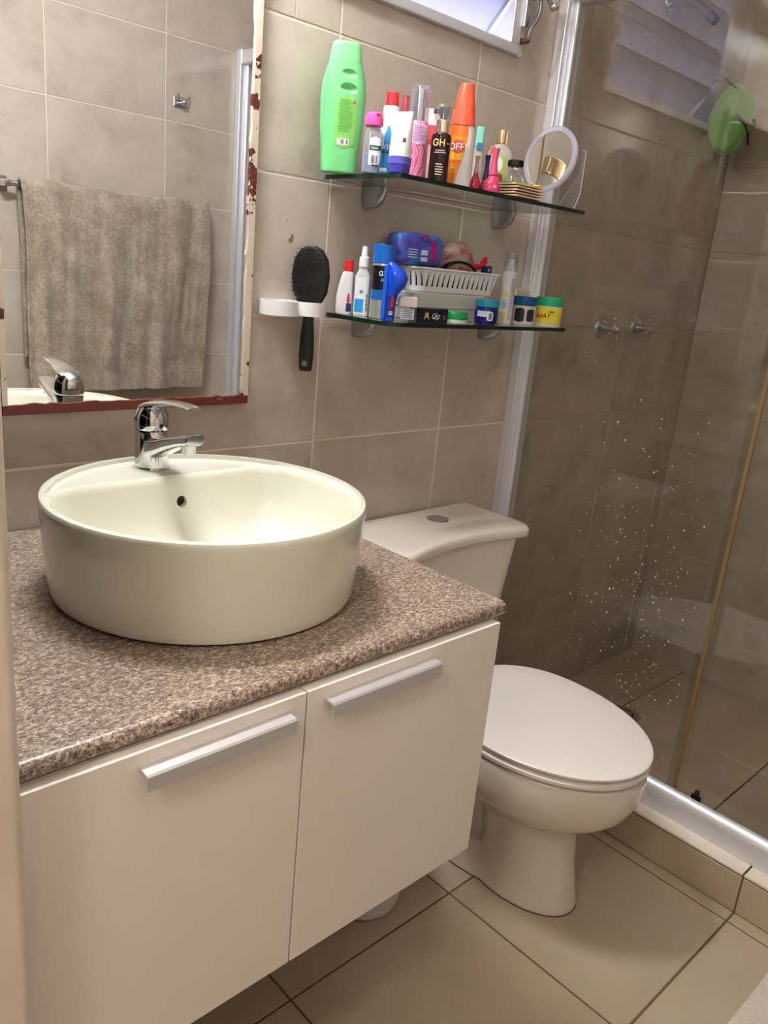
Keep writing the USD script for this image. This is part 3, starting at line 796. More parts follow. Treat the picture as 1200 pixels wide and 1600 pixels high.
for s in (-1, 1):
    obj('hinge', cat(cyl((s * 0.075 - 0.019, -0.245, 0.398), (s * 0.075 - 0.019, -0.245, 0.418), 0.013), rbox(s * 0.075 - 0.037, -0.262, 0.410, s * 0.075 - 0.001, -0.232, 0.426, 0.005)), M['seatplastic'], tl)
def tankplan(w, yb, yf, wing, z, r=0.045, n=100):
    xs = np.linspace(-w, w, 41)
    frontl = np.c_[xs, yf - wing * (np.abs(xs) / w) ** 2.2]
    P_ = Polygon(np.vstack([[(w, yb), (-w, yb)], frontl])).buffer(-r * 0.9).buffer(r * 0.9, 10)
    P_ = P_.union(sbox(-w, yb - 0.06, w, yb).intersection(Polygon(np.vstack([[(w, yb), (-w, yb)], frontl])).buffer(0))).buffer(-0.01).buffer(0.01, 6)
    cc = np.array([0.0, (yb + yf) / 2])
    out = []
    for a in np.linspace(0, 2 * np.pi, n, endpoint=False):
        p = LineString([cc, cc + np.array([math.cos(a), math.sin(a)])]).intersection(P_.exterior)
        p = p if p.geom_type == 'Point' else list(p.geoms)[0]
        out.append((p.x, p.y))
    return np.c_[np.array(out), np.full(n, z)]
tk = [(0.178, -0.165, 0.020, 0.398), (0.190, -0.172, 0.024, 0.41), (0.212, -0.186, 0.036, 0.695), (0.213, -0.187, 0.036, 0.7055)]
obj('tank', skin([tankplan(w, -0.018, yf, wg, z) for w, yf, wg, z in tk]), M['bone'], tl, 40)
ld = [(0.216, -0.188, 0.040, 0.7065), (0.229, -0.1965, 0.046, 0.7085), (0.232, -0.199, 0.048, 0.713), (0.232, -0.199, 0.048, 0.724), (0.2295, -0.1965, 0.047, 0.7305), (0.224, -0.192, 0.045, 0.7345), (0.21, -0.18, 0.04, 0.7365)]
obj('tank_lid', skin([tankplan(w, -0.006 - 0.002 * (k in (0, 5, 6)), yf, wg, z) for k, (w, yf, wg, z) in enumerate(ld)]), M['bone'], tl, 40)
bt = obj('flush_button', lathe([(0, 0), (0.0275, 0), (0.0275, 0.0015), (0.0255, 0.0028), (0.0235, 0.0022), (0.0235, 0.0028), (0, 0.0042)], 40).apply_translation((0.036, -0.079, 0.7362)), M['chrome'], tl, 30, label='oval chrome flush button')
obj('maker_mark', box(0.045, -0.1385, 0.7364, 0.064, -0.1375, 0.7368), M['greyprint'], tl, False)
obj('bolt_cap', lathe([(0, 0.0), (0.012, 0.0), (0.012, 0.006), (0.008, 0.012), (0, 0.014)], 20).apply_translation((-0.072, -0.30, 0.068)), M['bone'], tl)

# bin beside the toilet, bath mat
wbn = thing('waste_bin', 'small white plastic bin on the floor beyond the vanity', 'bin', (1.022, -0.305, 0))
obj('bucket', tm(mf(lathe([(0, 0.0005), (0.070, 0.0005), (0.078, 0.006), (0.082, 0.02), (0.105, 0.26), (0.109, 0.262), (0.109, 0.268), (0.0, 0.268)], 56)) - mf(lathe([(0, 0.008), (0.074, 0.008), (0.101, 0.30), (0, 0.30)], 56))), hue(226, 224, 230, 0.35), wbn)
obj('bath_mat', rbox(1.19, YF + 0.012, 0.0, 1.640, -0.972, 0.007, 0.003), mottled('mat_cotton', [(0.3, C(214, 202, 186)), (0.7, C(226, 216, 202))], 60, 0.9, 3, 0.5, 220), None, 30, 'pale cotton bath mat on the floor in front of the shower', 'mat')

# wall lamp, and a holder added for the passage fill light (out of the picture)
wlp = thing('wall_lamp', 'frosted tube lamp on the tiles above the mirror', 'lamp', LAMP)
obj('back_plate', rbox(-0.17, 0.115, -0.03, 0.17, 0.1595, 0.03, 0.006), M['chrome_dull'], wlp)
for sx in (-1, 1):
    obj('end_cap', cyl((sx * 0.150, 0, 0), (sx * 0.172, 0, 0), 0.034), M['chrome'], wlp)
    obj('lamp_bracket', rbox(sx * 0.161 - 0.006, 0.0, -0.010, sx * 0.161 + 0.006, 0.125, 0.010, 0.002), M['chrome_dull'], wlp)
graph('lamp_tube_glow', {'e': ('emission', {'color': LAMP_COLOUR, 'strength': LAMP_POWER})}, [], 'e.emission')
obj('glass_tube', cyl((-0.150, 0, 0), (0.150, 0, 0), 0.030, seg=32), _mats['lamp_tube_glow'], wlp)
hlp = thing('hall_lamp', 'unseen round holder added for the fill light in the passage', 'lamp', (HALL_LAMP[0], HALL_LAMP[1], 0))
obj('holder', cyl((0, 0, HALL_LAMP[2] + 0.142), (0, 0, CEIL - 0.0005), 0.05), M['whiteplastic'], hlp)

# ------------------------------------------------------------------ glass shelves
def shelf(label, z, x0, x1, depth, rc):
    t = thing('glass_shelf', label, 'shelf', (0, 0, z))
    pl = sbox(x0, -depth, x1, -0.004)
    if rc:
        pl = pl.intersection(affinity.translate(sbox(x0, -depth, x1 + 1, 1).buffer(-rc).buffer(rc, 12), 0, 0))
    core = trimesh.creation.extrude_polygon(pl.buffer(-0.0012), 0.0078).apply_translation((0, 0, -0.0079))
    obj('pane', core, M['shelfglass'], t, False)
    rim = trimesh.creation.extrude_polygon(pl.difference(pl.buffer(-0.0011)), 0.0080).apply_translation((0, 0, -0.008))
    obj('green_edge', rim, M['glassedge'], t, 40, label='dark green cut edge of the glass')
    for bx in (1.150, 1.558):
        # quarter-round support under the glass, with a lip above it at the wall
        a = np.linspace(0, math.pi / 2, 9)
        secs_ = []
        for k in a:
            zz, dep = -0.0085 - 0.040 * math.sin(k), 0.052 * math.cos(k) ** 0.8 + 0.006
            hw = 0.0135 * math.cos(k) ** 0.35 + 0.003
            p = np.linspace(0, math.pi, 13)
            secs_.append(np.r_[np.c_[bx + hw * np.cos(p), -0.001 - dep * np.sin(p), np.full(13, zz)]])
        obj('bracket', skin(secs_), mat('grey_bracket', (0.42, 0.42, 0.42), 0.32, metallic=0.8), t, 40)
        obj('bracket_clamp', rbox(bx - 0.012, -0.03, 0.0002, bx + 0.012, -0.0005, 0.009, 0.003), mat('grey_bracket'), t)
    return t
ZU, ZL = 1.4600, 1.2040
shelf('upper glass wall shelf crowded with bottles', ZU, 1.036, 1.604, 0.214, 0.0)
shelf('lower glass wall shelf with the white basket', ZL, 1.062, 1.632, 0.190, 0.045)
ZU += 0.0002
ZL += 0.0002

# ------------------------------------------------------------------ the upper shelf, from the mirror towards the shower
FACE = -43.0                                   # turned towards the doorway


def item(name, label, kind, x, y, z, rz=FACE, group=None):
    return thing(name, label, kind, (x, y, z), rz, group)


LOW = None

# 1 green shampoo bottle
t = item('shampoo_bottle', 'tall mint green shampoo bottle, the tallest thing on the upper shelf', 'bottle', 1.026, -0.054, ZU, -33)
S = [(0.0, .0315, .0195, 3.2), (.003, .0335, .021, 3.0), (.03, .0345, .0215, 2.8), (.08, .0395, .0225, 2.5), (.125, .0412, .0230, 2.4), (.150, .0395, .0225, 2.4), (.172, .0335, .0205, 2.5), (.1835, .0300, .0195, 2.7)]
S = full(S)
g = mf(loft(S, 64))
for zc_ in (0.164, 0.140):
    e = m3.Manifold.sphere(1.0, 40).scale((0.0200, 0.0125, 0.0098)).rotate((0, 6, 0)).translate((0.0085, -0.0285, zc_))
    g = g - e
obj('body', tm(g), hue(118, 208, 134, 0.3), t, 40)
Sc = full([(.1838, .0297, .0192, 2.8), (.190, .0292, .0190, 2.8), (.209, .0262, .0178, 2.8), (.214, .0250, .0170, 2.8), (.216, .0225, .0150, 2.8)])
obj('cap', loft(Sc, 64), hue(130, 216, 144, 0.3), t, 40)
lb = obj('label', decal(S, -.014, .024, .040, .128, shape='round'), hue(132, 200, 98, 0.35), t, True)
obj('small_print', bars(S, -.010, .019, .068, .122, 17, upright=False), hue(92, 176, 84, 0.4), lb, False)
obj('barcode_panel', decal(S, -.009, .013, .046, .0565, 0.0009), M['whiteprint'], lb, True)
obj('barcode', bars(S, -.006, .011, .048, .0555, 11, 0.0013), M['greyprint'], lb, False)
obj('red_dot', decal(S, .016, .021, .1155, .1215, 0.0011, 'ellipse'), hue(214, 96, 52, 0.4), lb, True)
obj('side_groove', tube(np.c_[[-.033, -.0345, -.035, -.0335, -.0305], onto(S, ([-.033, -.0345, -.035, -.0335, -.0305], [.03, .06, .10, .14, .165]), 0.0)[:, 1], [.03, .06, .10, .14, .165]], 0.0011, 8), hue(104, 206, 118, 0.4), t)

# 2 small clear gel bottle with pink flip cap
t = item('gel_bottle', 'small clear gel bottle with a hot pink flip cap', 'bottle', 1.037, -0.131, ZU, -40)
S = full([(0, .0155, .0115, 3), (.002, .0172, .0125, 3), (.05, .0172, .0125, 2.8), (.066, .0165, .0120, 2.6), (.074, .0125, .0105, 2.2), (.078, .0115, .0105, 2)])
obj('body', loft(S, 40), clear('gel_clear', (0.88, 0.88, 0.90), 0.05, 1.6, C(200, 204, 210), 0.34), t, 40)
obj('blue_gel', loft([(.002, .0158, .0110, 3), (.030, .0158, .0110, 3)], 36), hue(70, 130, 200, 0.2), t, 40)
capv = mf(lathe([(0, .078), (.0155, .078), (.0165, .080), (.0165, .089), (.0150, .096), (.009, .1005), (0, .1015)], 40)) - m3.Manifold.cube((0.014, 0.02, 0.006), True).translate((0.010, -0.014, 0.0945))
obj('flip_cap', tm(capv), hue(255, 92, 170), t, 35)
lb = obj('label', decal(S, -.006, .0155, .010, .060, shape='round'), hue(226, 226, 232, 0.4), t, True)
obj('green_band', decal(S, -.005, .0150, .0375, .0455, .0010), hue(22, 84, 62, 0.4), lb, True)
obj('lettering', words(S, 'Clean', .0035, .004, .0395, .0014), M['whiteprint'], lb, False)
obj('barcode', bars(S, -.002, .010, .016, .029, 8, .0010), M['greyprint'], lb, False)
obj('black_strip', decal(S, 0, .012, .0115, .0138, .0010), M['blackprint'], lb, True)

# 3 white bottle, red cap, blue drop
t = item('baby_oil_bottle', 'white bottle with a square red cap and a blue drop print', 'bottle', 1.086, -0.121, ZU, -46)
S = full([(0, .0175, .0130, 3), (.002, .0190, .0140, 3), (.060, .0190, .0140, 2.8), (.090, .0165, .0130, 2.5), (.105, .0145, .0120, 2.3), (.117, .0150, .0120, 2.3), (.120, .0125, .0110, 2.2)])
obj('body', loft(S, 44), hue(222, 222, 244, 0.3), t, 40)
obj('cap', loft([(.1205, .0112, .0105, 3.5), (.1215, .0118, .0110, 3.5), (.141, .0108, .0100, 3.5), (.1425, .0098, .0090, 3.5)], 40), hue(224, 28, 36), t, 40)
lb = obj('label', decal(S, -.0172, .012, .003, .052), hue(20, 152, 226, 0.35), t, True)
obj('drop_print', decal(S, -.0105, .0075, .044, .086, .0009, 'drop'), hue(14, 150, 230, 0.35), lb, True)
obj('lettering', words(S, 'drop', .0085, -.002, .047, .0015), M['whiteprint'], lb, False)
obj('dark_band', decal(S, -.014, .012, .0395, .0425, .0012), hue(30, 70, 120, 0.4), lb, True)
obj('small_print', decal(S, -.013, 0.0, .0085, .0145, .0010), M['whiteprint'], lb, True)

# 4 thin pink tube standing at the wall
t = item('pink_roll_tube', 'thin red tube with a clear pink top behind the spray bottle', 'tube', 1.160, -0.078, ZU)
obj('body', lathe([(0, 0), (.0095, 0), (.0105, .002), (.0105, .105), (.008, .112), (0, .112)], 28), hue(204, 50, 76), t)
obj('clear_top', lathe([(0, .1122), (.0088, .1122), (.0088, .150), (.0078, .1545), (0, .1555)], 28), clear('pink_clear', (0.95, 0.62, 0.68), 0.03, 1.2, C(226, 90, 112), 0.3), t)

# 5 white tube upright on a violet blue cap
t = item('cream_tube', 'white squeeze tube standing on its violet blue cap at the shelf front', 'tube', 1.051, -0.190, ZU, -70)
S = full([(.0275, .0195, .0195, 2), (.040, .0192, .0185, 2), (.070, .0190, .0130, 2), (.090, .0190, .0065, 2.2), (.099, .0192, .0022, 2.6), (.1005, .0190, .0018, 2.6)])
obj('tube', loft(S, 44), hue(236, 236, 238, 0.3), t, 40)
cp_ = obj('cap', lathe([(0, 0), (.0165, 0), (.0185, .0015), (.0200, .014), (.0203, .0272), (0, .0272)], 44), hue(66, 64, 168), t)
obj('cap_band', lathe([(.0196, .0150), (.0206, .0150), (.0209, .0268), (.0200, .0270), (.0196, .0150)], 44), hue(96, 92, 190), cp_)
obj('print_mark', decal(S, .010, .0145, .050, .057, .0006), hue(96, 62, 66, 0.4), t, True)

# 6 pink body mist with clear over-cap
t = item('body_mist_bottle', 'pink patterned body mist bottle with a silver pump under a clear cap', 'bottle', 1.146, -0.130, ZU)
S = full([(0, .0215, .0215), (.002, .0228, .0228), (.094, .0228, .0228), (.101, .0215, .0215), (.104, .0180, .0180)])
graph('pink_swirl', {'g': ('texture_coordinate', {}), 'n': ('wave_texture', {'scale': 22.0, 'distortion': 9.0, 'detail': 2.0, 'detail_scale': 1.2}),
      'r': ('rgb_ramp', {'ramp': [(0.0, C(206, 84, 128)), (0.35, C(222, 130, 166)), (0.7, C(232, 176, 204)), (1.0, C(214, 106, 146))]}), 'p': ('principled_bsdf', {'roughness': 0.22})},
      [('g.object', 'n.vector'), ('n.fac', 'r.fac'), ('r.color', 'p.base_color')], 'p.BSDF')
obj('body', loft(S, 48), _mats['pink_swirl'], t, 40)
obj('lilac_label', decal(S, -.012, .019, .062, .098, .0007, 'round'), hue(226, 186, 224, 0.35), t, True)
obj('small_print', bars(S, -.009, .016, .068, .096, 9, .0011, False, 5), hue(176, 118, 176, 0.4), t, False)
obj('pump', lathe([(0, .104), (.0120, .104), (.0125, .106), (.0125, .128), (.0100, .1295), (.0100, .158), (.0088, .1605), (0, .161)], 36), M['silver'], t)
obj('over_cap', tm(mf(lathe([(0, .104), (.0190, .104), (.0192, .160), (.0182, .1635), (0, .1640)], 40)) - mf(lathe([(0, .100), (.0178, .100), (.0178, .1625), (0, .1625)], 40))), M['acrylic'], t, 40)

# 7 white and red squeeze tube at the back
t = item('lotion_tube', 'white topped squeeze tube with a coral red band behind the dark bottle', 'tube', 1.246, -0.068, ZU, -40)
S = full([(0, .0165, .0150), (.03, .0170, .0150), (.10, .0182, .0085), (.120, .0192, .0050), (.147, .0205, .0016, 3), (.149, .0205, .0014, 3)])
obj('tube', loft(S, 40), hue(236, 208, 216, 0.35), t, 40)
lb = obj('red_band', decal(S, -.0170, .0172, .082, .118, .0007), hue(226, 70, 86, 0.35), t, True)
obj('band_line', decal(S, -.0166, .0168, .0875, .0895, .0011), hue(190, 40, 58, 0.4), lb, True)
obj('white_end', decal(S, -.0195, .0195, .1185, .1488, .0006), hue(232, 228, 230, 0.35), t, True)

# 8 dark serum bottle, gold collar
t = item('serum_bottle', 'dark brown serum bottle with a gold collar and black pump', 'bottle', 1.170, -0.172, ZU, -47)
S = full([(0, .0175, .0175), (.002, .0187, .0187), (.078, .0187, .0187), (.084, .0170, .0170), (.087, .0120, .0120)])
obj('body', loft(S, 44), hue(34, 18, 16, 0.12), t, 40)
obj('collar', lathe([(0, .087), (.0118, .087), (.0123, .0885), (.0123, .1070), (.0113, .1085), (0, .1085)], 36), mat('pale_gold', (0.86, 0.72, 0.52), 0.25, metallic=1.0), t)
obj('pump_head', cat(lathe([(0, .1087), (.0062, .1087), (.0062, .116), (.0088, .1165), (.0088, .1290), (.0078, .1300), (0, .1300)], 28), rbox(-.019, -.0035, .1190, -.006, .0035, .1265, .0015)), M['black'], t)
obj('over_cap', tm(mf(lathe([(0, .1085), (.0165, .1085), (.0165, .128), (.0125, .1345), (0, .1360)], 32)) - mf(lathe([(0, .106), (.0155, .106), (.0155, .1275), (.0118, .1335), (0, .1348)], 32))), M['clearplastic'], t, 40)
obj('gold_lettering', words(S, 'GH-', .0115, .0008, .0630, .0010), M['goldprint'], t, False)
obj('small_lettering', cat(bars(S, -.011, .013, .050, .057, 2, .0009, False, 3), bars(S, -.008, .009, .012, .034, 5, .0009, False, 4)), hue(186, 172, 150, 0.4), t, False)

# 9 insect repellent
t = item('repellent_bottle', 'orange labelled repellent bottle with a tall coral cap', 'bottle', 1.246, -0.152, ZU, -50)
S = full([(0, .0235, .0150, 2.5), (.002, .0252, .0160, 2.5), (.040, .0245, .0160, 2.4), (.080, .0238, .0155, 2.3, .000), (.108, .0232, .0150, 2.2), (.118, .0215, .0145, 2.2), (.121, .0190, .0140, 2.1)])
obj('body', loft(S, 52), hue(228, 226, 228, 0.3), t, 40)
obj('cap', loft([(.1130, .0236, .0180, 2.1), (.1150, .0238, .0182, 2.1), (.150, .0190, .0155, 2.1), (.184, .0132, .0118, 2.1), (.1865, .0115, .0100, 2.1)], 48), hue(250, 92, 62), t, 40)
def curved(z0, z1, off, right, left=-.0225, n=14):
    """A label whose right edge runs along the sweep of the bottle."""
    Z, X = np.meshgrid(np.linspace(z0, z1, n), np.linspace(0, 1, 12), indexing='ij')
    hi = np.interp(Z, [.0, .02, .06, .09, .113], right)
    V = onto(S, ((left + X * (hi - left)).ravel(), Z.ravel()), off)
    F = []
    for i in range(n - 1):
        for j in range(11):
            a = i * 12 + j
            F += [(a, a + 1, a + 13), (a, a + 13, a + 12)]
    return trimesh.Trimesh(V, F, process=False)
lb = obj('label', curved(.004, .112, .0006, [-.006, -.002, .008, .013, .012]), hue(238, 138, 22, 0.35), t, True)
obj('top_band', curved(.094, .112, .0010, [-.006, -.002, .008, .0122, .011]), hue(240, 108, 10, 0.35), lb, True)
obj('yellow_band', curved(.050, .066, .0010, [-.006, -.002, .0072, .012, .011]), hue(250, 186, 40, 0.35), lb, True)
obj('lower_band', curved(.044, .051, .0011, [-.006, -.002, .0070, .012, .011]), hue(240, 104, 16, 0.35), lb, True)
obj('badge', decal(S, -.017, .0085, .062, .087, .0012, 'ellipse'), hue(212, 66, 30, 0.35), lb, True)
obj('lettering', words(S, 'OFF!', .0110, -.0042, .069, .0018), M['whiteprint'], lb, False)
obj('small_print', bars(S, -.016, -.004, .010, .036, 6, .0010, False, 8), hue(206, 108, 20, 0.4), lb, False)

# 10 mint capped clear tube
t = item('mint_capped_tube', 'slim clear tube with a mint green cap behind the coral capped bottle', 'tube', 1.345, -0.112, ZU)
obj('body', loft([(0, .0100, .0085), (.090, .0095, .0080), (.094, .0080, .0075)], 28), M['frostplastic'], t, 40)
obj('cap', loft([(.0945, .0088, .0082, 2.6), (.129, .0084, .0078, 2.6), (.1305, .0075, .0070, 2.6)], 28), hue(140, 222, 196), t, 40)
obj('blue_tip', rbox(-.006, -.0105, .086, .006, -.0075, .100, .001), hue(54, 128, 176), t)
t = item('clear_vial', 'little clear vial with an orange stopper beside the nail polish', 'vial', 1.362, -0.135, ZU)
obj('body', lathe([(0, 0), (.0085, 0), (.0095, .002), (.0095, .072), (.006, .080), (0, .080)], 24), M['clearplastic'], t)
obj('stopper', lathe([(0, .0802), (.0065, .0802), (.0055, .096), (0, .098)], 20), hue(222, 160, 70), t)

# 11 nail polish
def polish(label, x, y, glass, cap, r, hb, hc, square=2.6):
    t = item('nail_polish', label, 'nail polish', x, y, ZU, FACE, 'nail polish bottles on the upper shelf')
    obj('bottle', loft([(0, r * .80, r * .80, square), (.002, r * .95, r * .95, square), (hb * .35, r, r, square), (hb * .7, r * .82, r * .82, 2.2), (hb * .92, r * .50, r * .50), (hb, r * .42, r * .42)], 36), glass, t, 40)
    obj('cap', loft([(hb + .0003, r * .50, r * .50), (hb + .002, r * .54, r * .54), (hb + hc * .45, r * .34, r * .34), (hb + hc * .7, r * .33, r * .33), (hb + hc * .96, r * .46, r * .46), (hb + hc, r * .43, r * .43)], 30), cap, t, 40)
    return t
t = polish('rose pink nail polish with a waisted rose cap, the frontmost bottle', 1.3105, -0.187, hue(196, 58, 96, 0.1), hue(214, 78, 118), .0172, .033, .0495)
obj('print', decal(full([(0, .0165, .0165), (.04, .0165, .0165)]), .001, .008, .009, .014, .0012), hue(230, 170, 190, 0.4), t, True)
polish('navy blue capped nail polish behind the rose pink one', 1.330, -0.152, hue(120, 40, 66, 0.1), hue(24, 20, 84), .0125, .028, .046)
polish('deep red nail polish with a mauve cap by the coral capped bottle', 1.287, -0.163, hue(170, 34, 58, 0.1), hue(178, 132, 150), .0105, .034, .032)

# 12 lotion bottle with gold cap
t = item('lotion_bottle', 'frosted cream lotion bottle with a gold cap near the make-up mirror', 'bottle', 1.484, -0.052, ZU, -40)
S = full([(0, .0205, .0120, 2.8), (.002, .0225, .0135, 2.8), (.060, .0255, .0140, 2.6), (.095, .0270, .0140, 2.5), (.108, .0255, .0135, 2.4), (.118, .0170, .0120, 2.2), (.122, .0110, .0110)])
obj('body', loft(S, 48), M['frostplastic'], t, 40)
obj('cap', lathe([(0, .1222), (.0120, .1222), (.0128, .1240), (.0128, .1490), (.0118, .1505), (0, .1505)], 40), M['gold'], t)
lb = obj('label', decal(S, -.012, .018, .030, .098, .0006, 'round'), hue(176, 186, 110, 0.4), t, True)
obj('white_flower', decal(S, -.008, .006, .066, .094, .0010, 'ellipse'), M['whiteprint'], lb, True)
obj('brown_nut', decal(S, -.008, .010, .040, .062, .0010, 'ellipse'), hue(132, 62, 44, 0.4), lb, True)

# 13 woven coasters with perfume on top
def weave(k):
    r = np.random.default_rng(40 + k)
    out = []
    n = 15
    for i in range(n):
        u = -0.043 + 0.086 * i / (n - 1)
        out.append(rbox(-0.045, u - 0.0024, 0.0004, 0.045, u + 0.0024, 0.0030, 0.001, 6))
        out.append(rbox(u - 0.0024, -0.045, 0.0018, u + 0.0024, 0.045, 0.0042, 0.001, 6))
    return cat(*out)
M['straw'] = mat('straw', C(206, 178, 140), 0.7)
cst = thing('woven_coaster', 'woven straw coaster lying at the bottom of the coaster stack', 'coaster', (1.440, -0.137, ZU), 0, 'stacked woven coasters under the perfume')
obj('weave', weave(0), M['straw'], cst, False)
obj('binding', cat(*[box(*b) for b in ((-.0466, -.0466, .0010, .0466, -.0448, .0036), (-.0466, .0448, .0010, .0466, .0466, .0036), (-.0466, -.0448, .0010, -.0448, .0448, .0036), (.0448, -.0448, .0010, .0466, .0448, .0036))]), mat('pink_straw', C(232, 200, 168), 0.7), cst, False)
order = ['second', 'third', 'fourth', 'fifth', 'topmost']
for k in range(5):
    dup(cst, (1.440 + 0.0012 * ((k * 7) % 3 - 1), -0.137 + 0.001 * ((k * 5) % 3 - 1), ZU + 0.0056 * (k + 1)), (1.5, -2, 1, 2.5, -1)[k], f'woven straw coaster, {order[k]} in the stack counted from the glass shelf')
ztop = ZU + 0.0056 * 5 + 0.0046
def leafmat(name, label, x, y, rz, col, z, nlobe):
    a = np.linspace(0, 2 * np.pi, 80, endpoint=False)
    r = 0.028 * (0.78 + 0.22 * np.cos(nlobe * a))
    obj_ = trimesh.creation.extrude_polygon(Polygon(np.c_[r * np.cos(a), r * np.sin(a)]), 0.0032)
    t = thing(name, label, 'coaster', (x, y, z), rz)
    obj('felt', obj_, col, t, False)
    obj('centre', lathe([(0, .0033), (.006, .0033), (.005, .0048), (0, .005)], 16), mat('felt_dot', C(150, 120, 50), 0.8), t)
leafmat('felt_coaster', 'green leaf shaped felt coaster on the straw stack', 1.4215, -0.152, 10, hue(96, 176, 62, 0.8), ztop, 5)
leafmat('felt_coaster', 'yellow flower shaped felt coaster on the straw stack by the mirror', 1.4685, -0.160, 25, hue(226, 188, 60, 0.8), ztop, 6)
t = item('perfume_bottle', 'clear glass perfume bottle with a black octagonal stopper on the coasters', 'perfume', 1.462, -0.118, ztop, -30)
obj('bottle', lathe([(0, 0), (.014, 0), (.019, .003), (.0215, .010), (.0195, .018), (.011, .025), (.0065, .028), (.0065, .032), (0, .032)], 40), M['acrylic'], t)
obj('neck_ring', lathe([(0, .0322), (.0080, .0322), (.0084, .034), (.0080, .0385), (0, .0385)], 28), M['silver'], t)
obj('stopper', lathe([(0, .0387), (.0165, .0387), (.0180, .0405), (.0180, .0500), (.0165, .0520), (0, .0520)], 8), hue(20, 18, 20, 0.15), t, 20)

# 14 round make-up mirror on a clear stand
t = thing('makeup_mirror', 'round make-up mirror in a clear plastic ring at the end of the upper shelf', 'mirror', (1.575, -0.122, ZU), 0)
TILT = 9.0
def up(m):      # local disc: axis z -> facing -x, leaning back
    m = move(m, ry=-90)
    m = move(m, ry=TILT)
    return move(m, (0.0, 0, 0.104))
rc_ = np.linspace(0, .0590, 12)
obj('glass', up(lathe([(0, -.0050), (.0590, -.0050)] + [(r_, .0018 - (.0590 ** 2 - r_ ** 2) / (2 * .62)) for r_ in rc_[::-1]], 96)), M['mirror'], t, 30)
a = np.linspace(0, 2 * np.pi, 73)[:-1]
prof_ = [(.0592, -.005), (.0665, -.0055), (.0695, -.0025), (.0695, .0030), (.0665, .0060), (.0592, .0050), (.0592, -.005)]
obj('clear_ring', up(trimesh.creation.revolve(np.array(prof_), sections=72)), clear('milky_acrylic', (0.9, 0.9, 0.95), 0.05, 1.5, C(228, 228, 246), 0.38), t, 30)
pl_ = Polygon([(-.048, .001), (.012, .001), (.028, .036), (.0275, .122), (.0165, .122), (.0135, .075)])
for y0 in (-.0745, .0715):
    m_ = trimesh.creation.extrude_polygon(pl_, .003)
    obj('stand_plate', m_.apply_transform(np.array([[1, 0, 0, 0], [0, 0, -1, y0 + .003], [0, 1, 0, 0], [0, 0, 0, 1.0]])), M['acrylic'], t, False)
for y0 in (-.0745, .0715):
    e_ = np.array(pl_.exterior.coords)
    obj('plate_edge', cat(*[cyl((p[0], y0 + .0015, p[1]), (q[0], y0 + .0015, q[1]), .0011, seg=8) for p, q in zip(e_[1:4], e_[2:5])]), hue(214, 208, 206), t, False)
obj('pivot', cyl((0, -.076, .104), (0, -.068, .104), .004), M['acrylic'], t)
obj('pivot', cyl((0, .068, .104), (0, .076, .104), .004), M['acrylic'], t)

# ------------------------------------------------------------------ brush in its holder, left of the lower shelf
t = thing('cup_holder', 'white plastic double ring holder on the tiles with a hairbrush in it', 'holder', (0, 0, 1.199))
hc = [(0.917, -0.040, 0.036), (0.986, -0.040, 0.032)]
solid = m3.Manifold()
for x, y, r in hc:
    solid = solid + m3.Manifold.cylinder(0.026, r, r, 56).translate((x, y, 0))
solid = solid + m3.Manifold.cube((0.05, 0.034, 0.026)).translate((0.93, -0.036, 0))
for x, y, r in hc:
    solid = solid - m3.Manifold.cylinder(0.06, r - 0.0055, r - 0.0055, 48).translate((x, y, -0.01))
solid = solid + m3.Manifold.cube((0.10, 0.006, 0.024)).translate((0.90, -0.0065, 0.001))
obj('double_ring', tm(solid), M['whiteplastic'], t, 35)
t = thing('hairbrush', 'black oval hairbrush standing handle down in the white holder', 'hairbrush', (0.988, -0.040, 1.199), -52)
S = full([(.018, .0120, .0080), (.026, .0250, .0095), (.045, .0345, .0110), (.075, .0375, .0115), (.105, .0330, .0110), (.122, .0220, .0095), (.1285, .0090, .0070)])
obj('head', loft(S, 48), M['black'], t, True)
obj('cushion', loft([(z, rx * .88, .006, 2, 0, -.0075) for z, rx, ry, n_, a_, b_ in S], 40), M['blackrubber'], t, True)
pins, tips = [], []
for i, z in enumerate(np.linspace(.030, .120, 13)):
    w_ = float(np.interp(z, [q[0] for q in S], [q[1] for q in S])) * .84
    n = max(3, int(2 * w_ / .0062))
    for x in np.linspace(-w_, w_, n) + (.0015 if i % 2 else 0):
        y0 = -.0125 + .0035 * (x / .035) ** 2
        d_ = np.array([x * 4.5, -1.0, (z - .075) * 3.0])
        d_ /= np.linalg.norm(d_)
        p0 = np.array([x, y0, z])
        pins.append(cyl(p0, p0 + d_ * .0135, .00055, .0004, 5))
        tips.append(trimesh.creation.icosphere(1, .0009).apply_translation(p0 + d_ * .0137))
obj('bristles', cat(*pins, *tips), M['black'], t, False, kind='stuff')
obj('handle', loft([(-.106, .0105, .0070, 2.4), (-.103, .0125, .0085, 2.4), (-.075, .0150, .0100), (-.040, .0135, .0100), (-.010, .0105, .0090), (.019, .0105, .0080)], 36), M['blackrubber'], t, 40)
obj('handle_badge', cyl((0, -.0075, -.091), (0, -.0098, -.091), .0062, .0058), M['silver'], t)

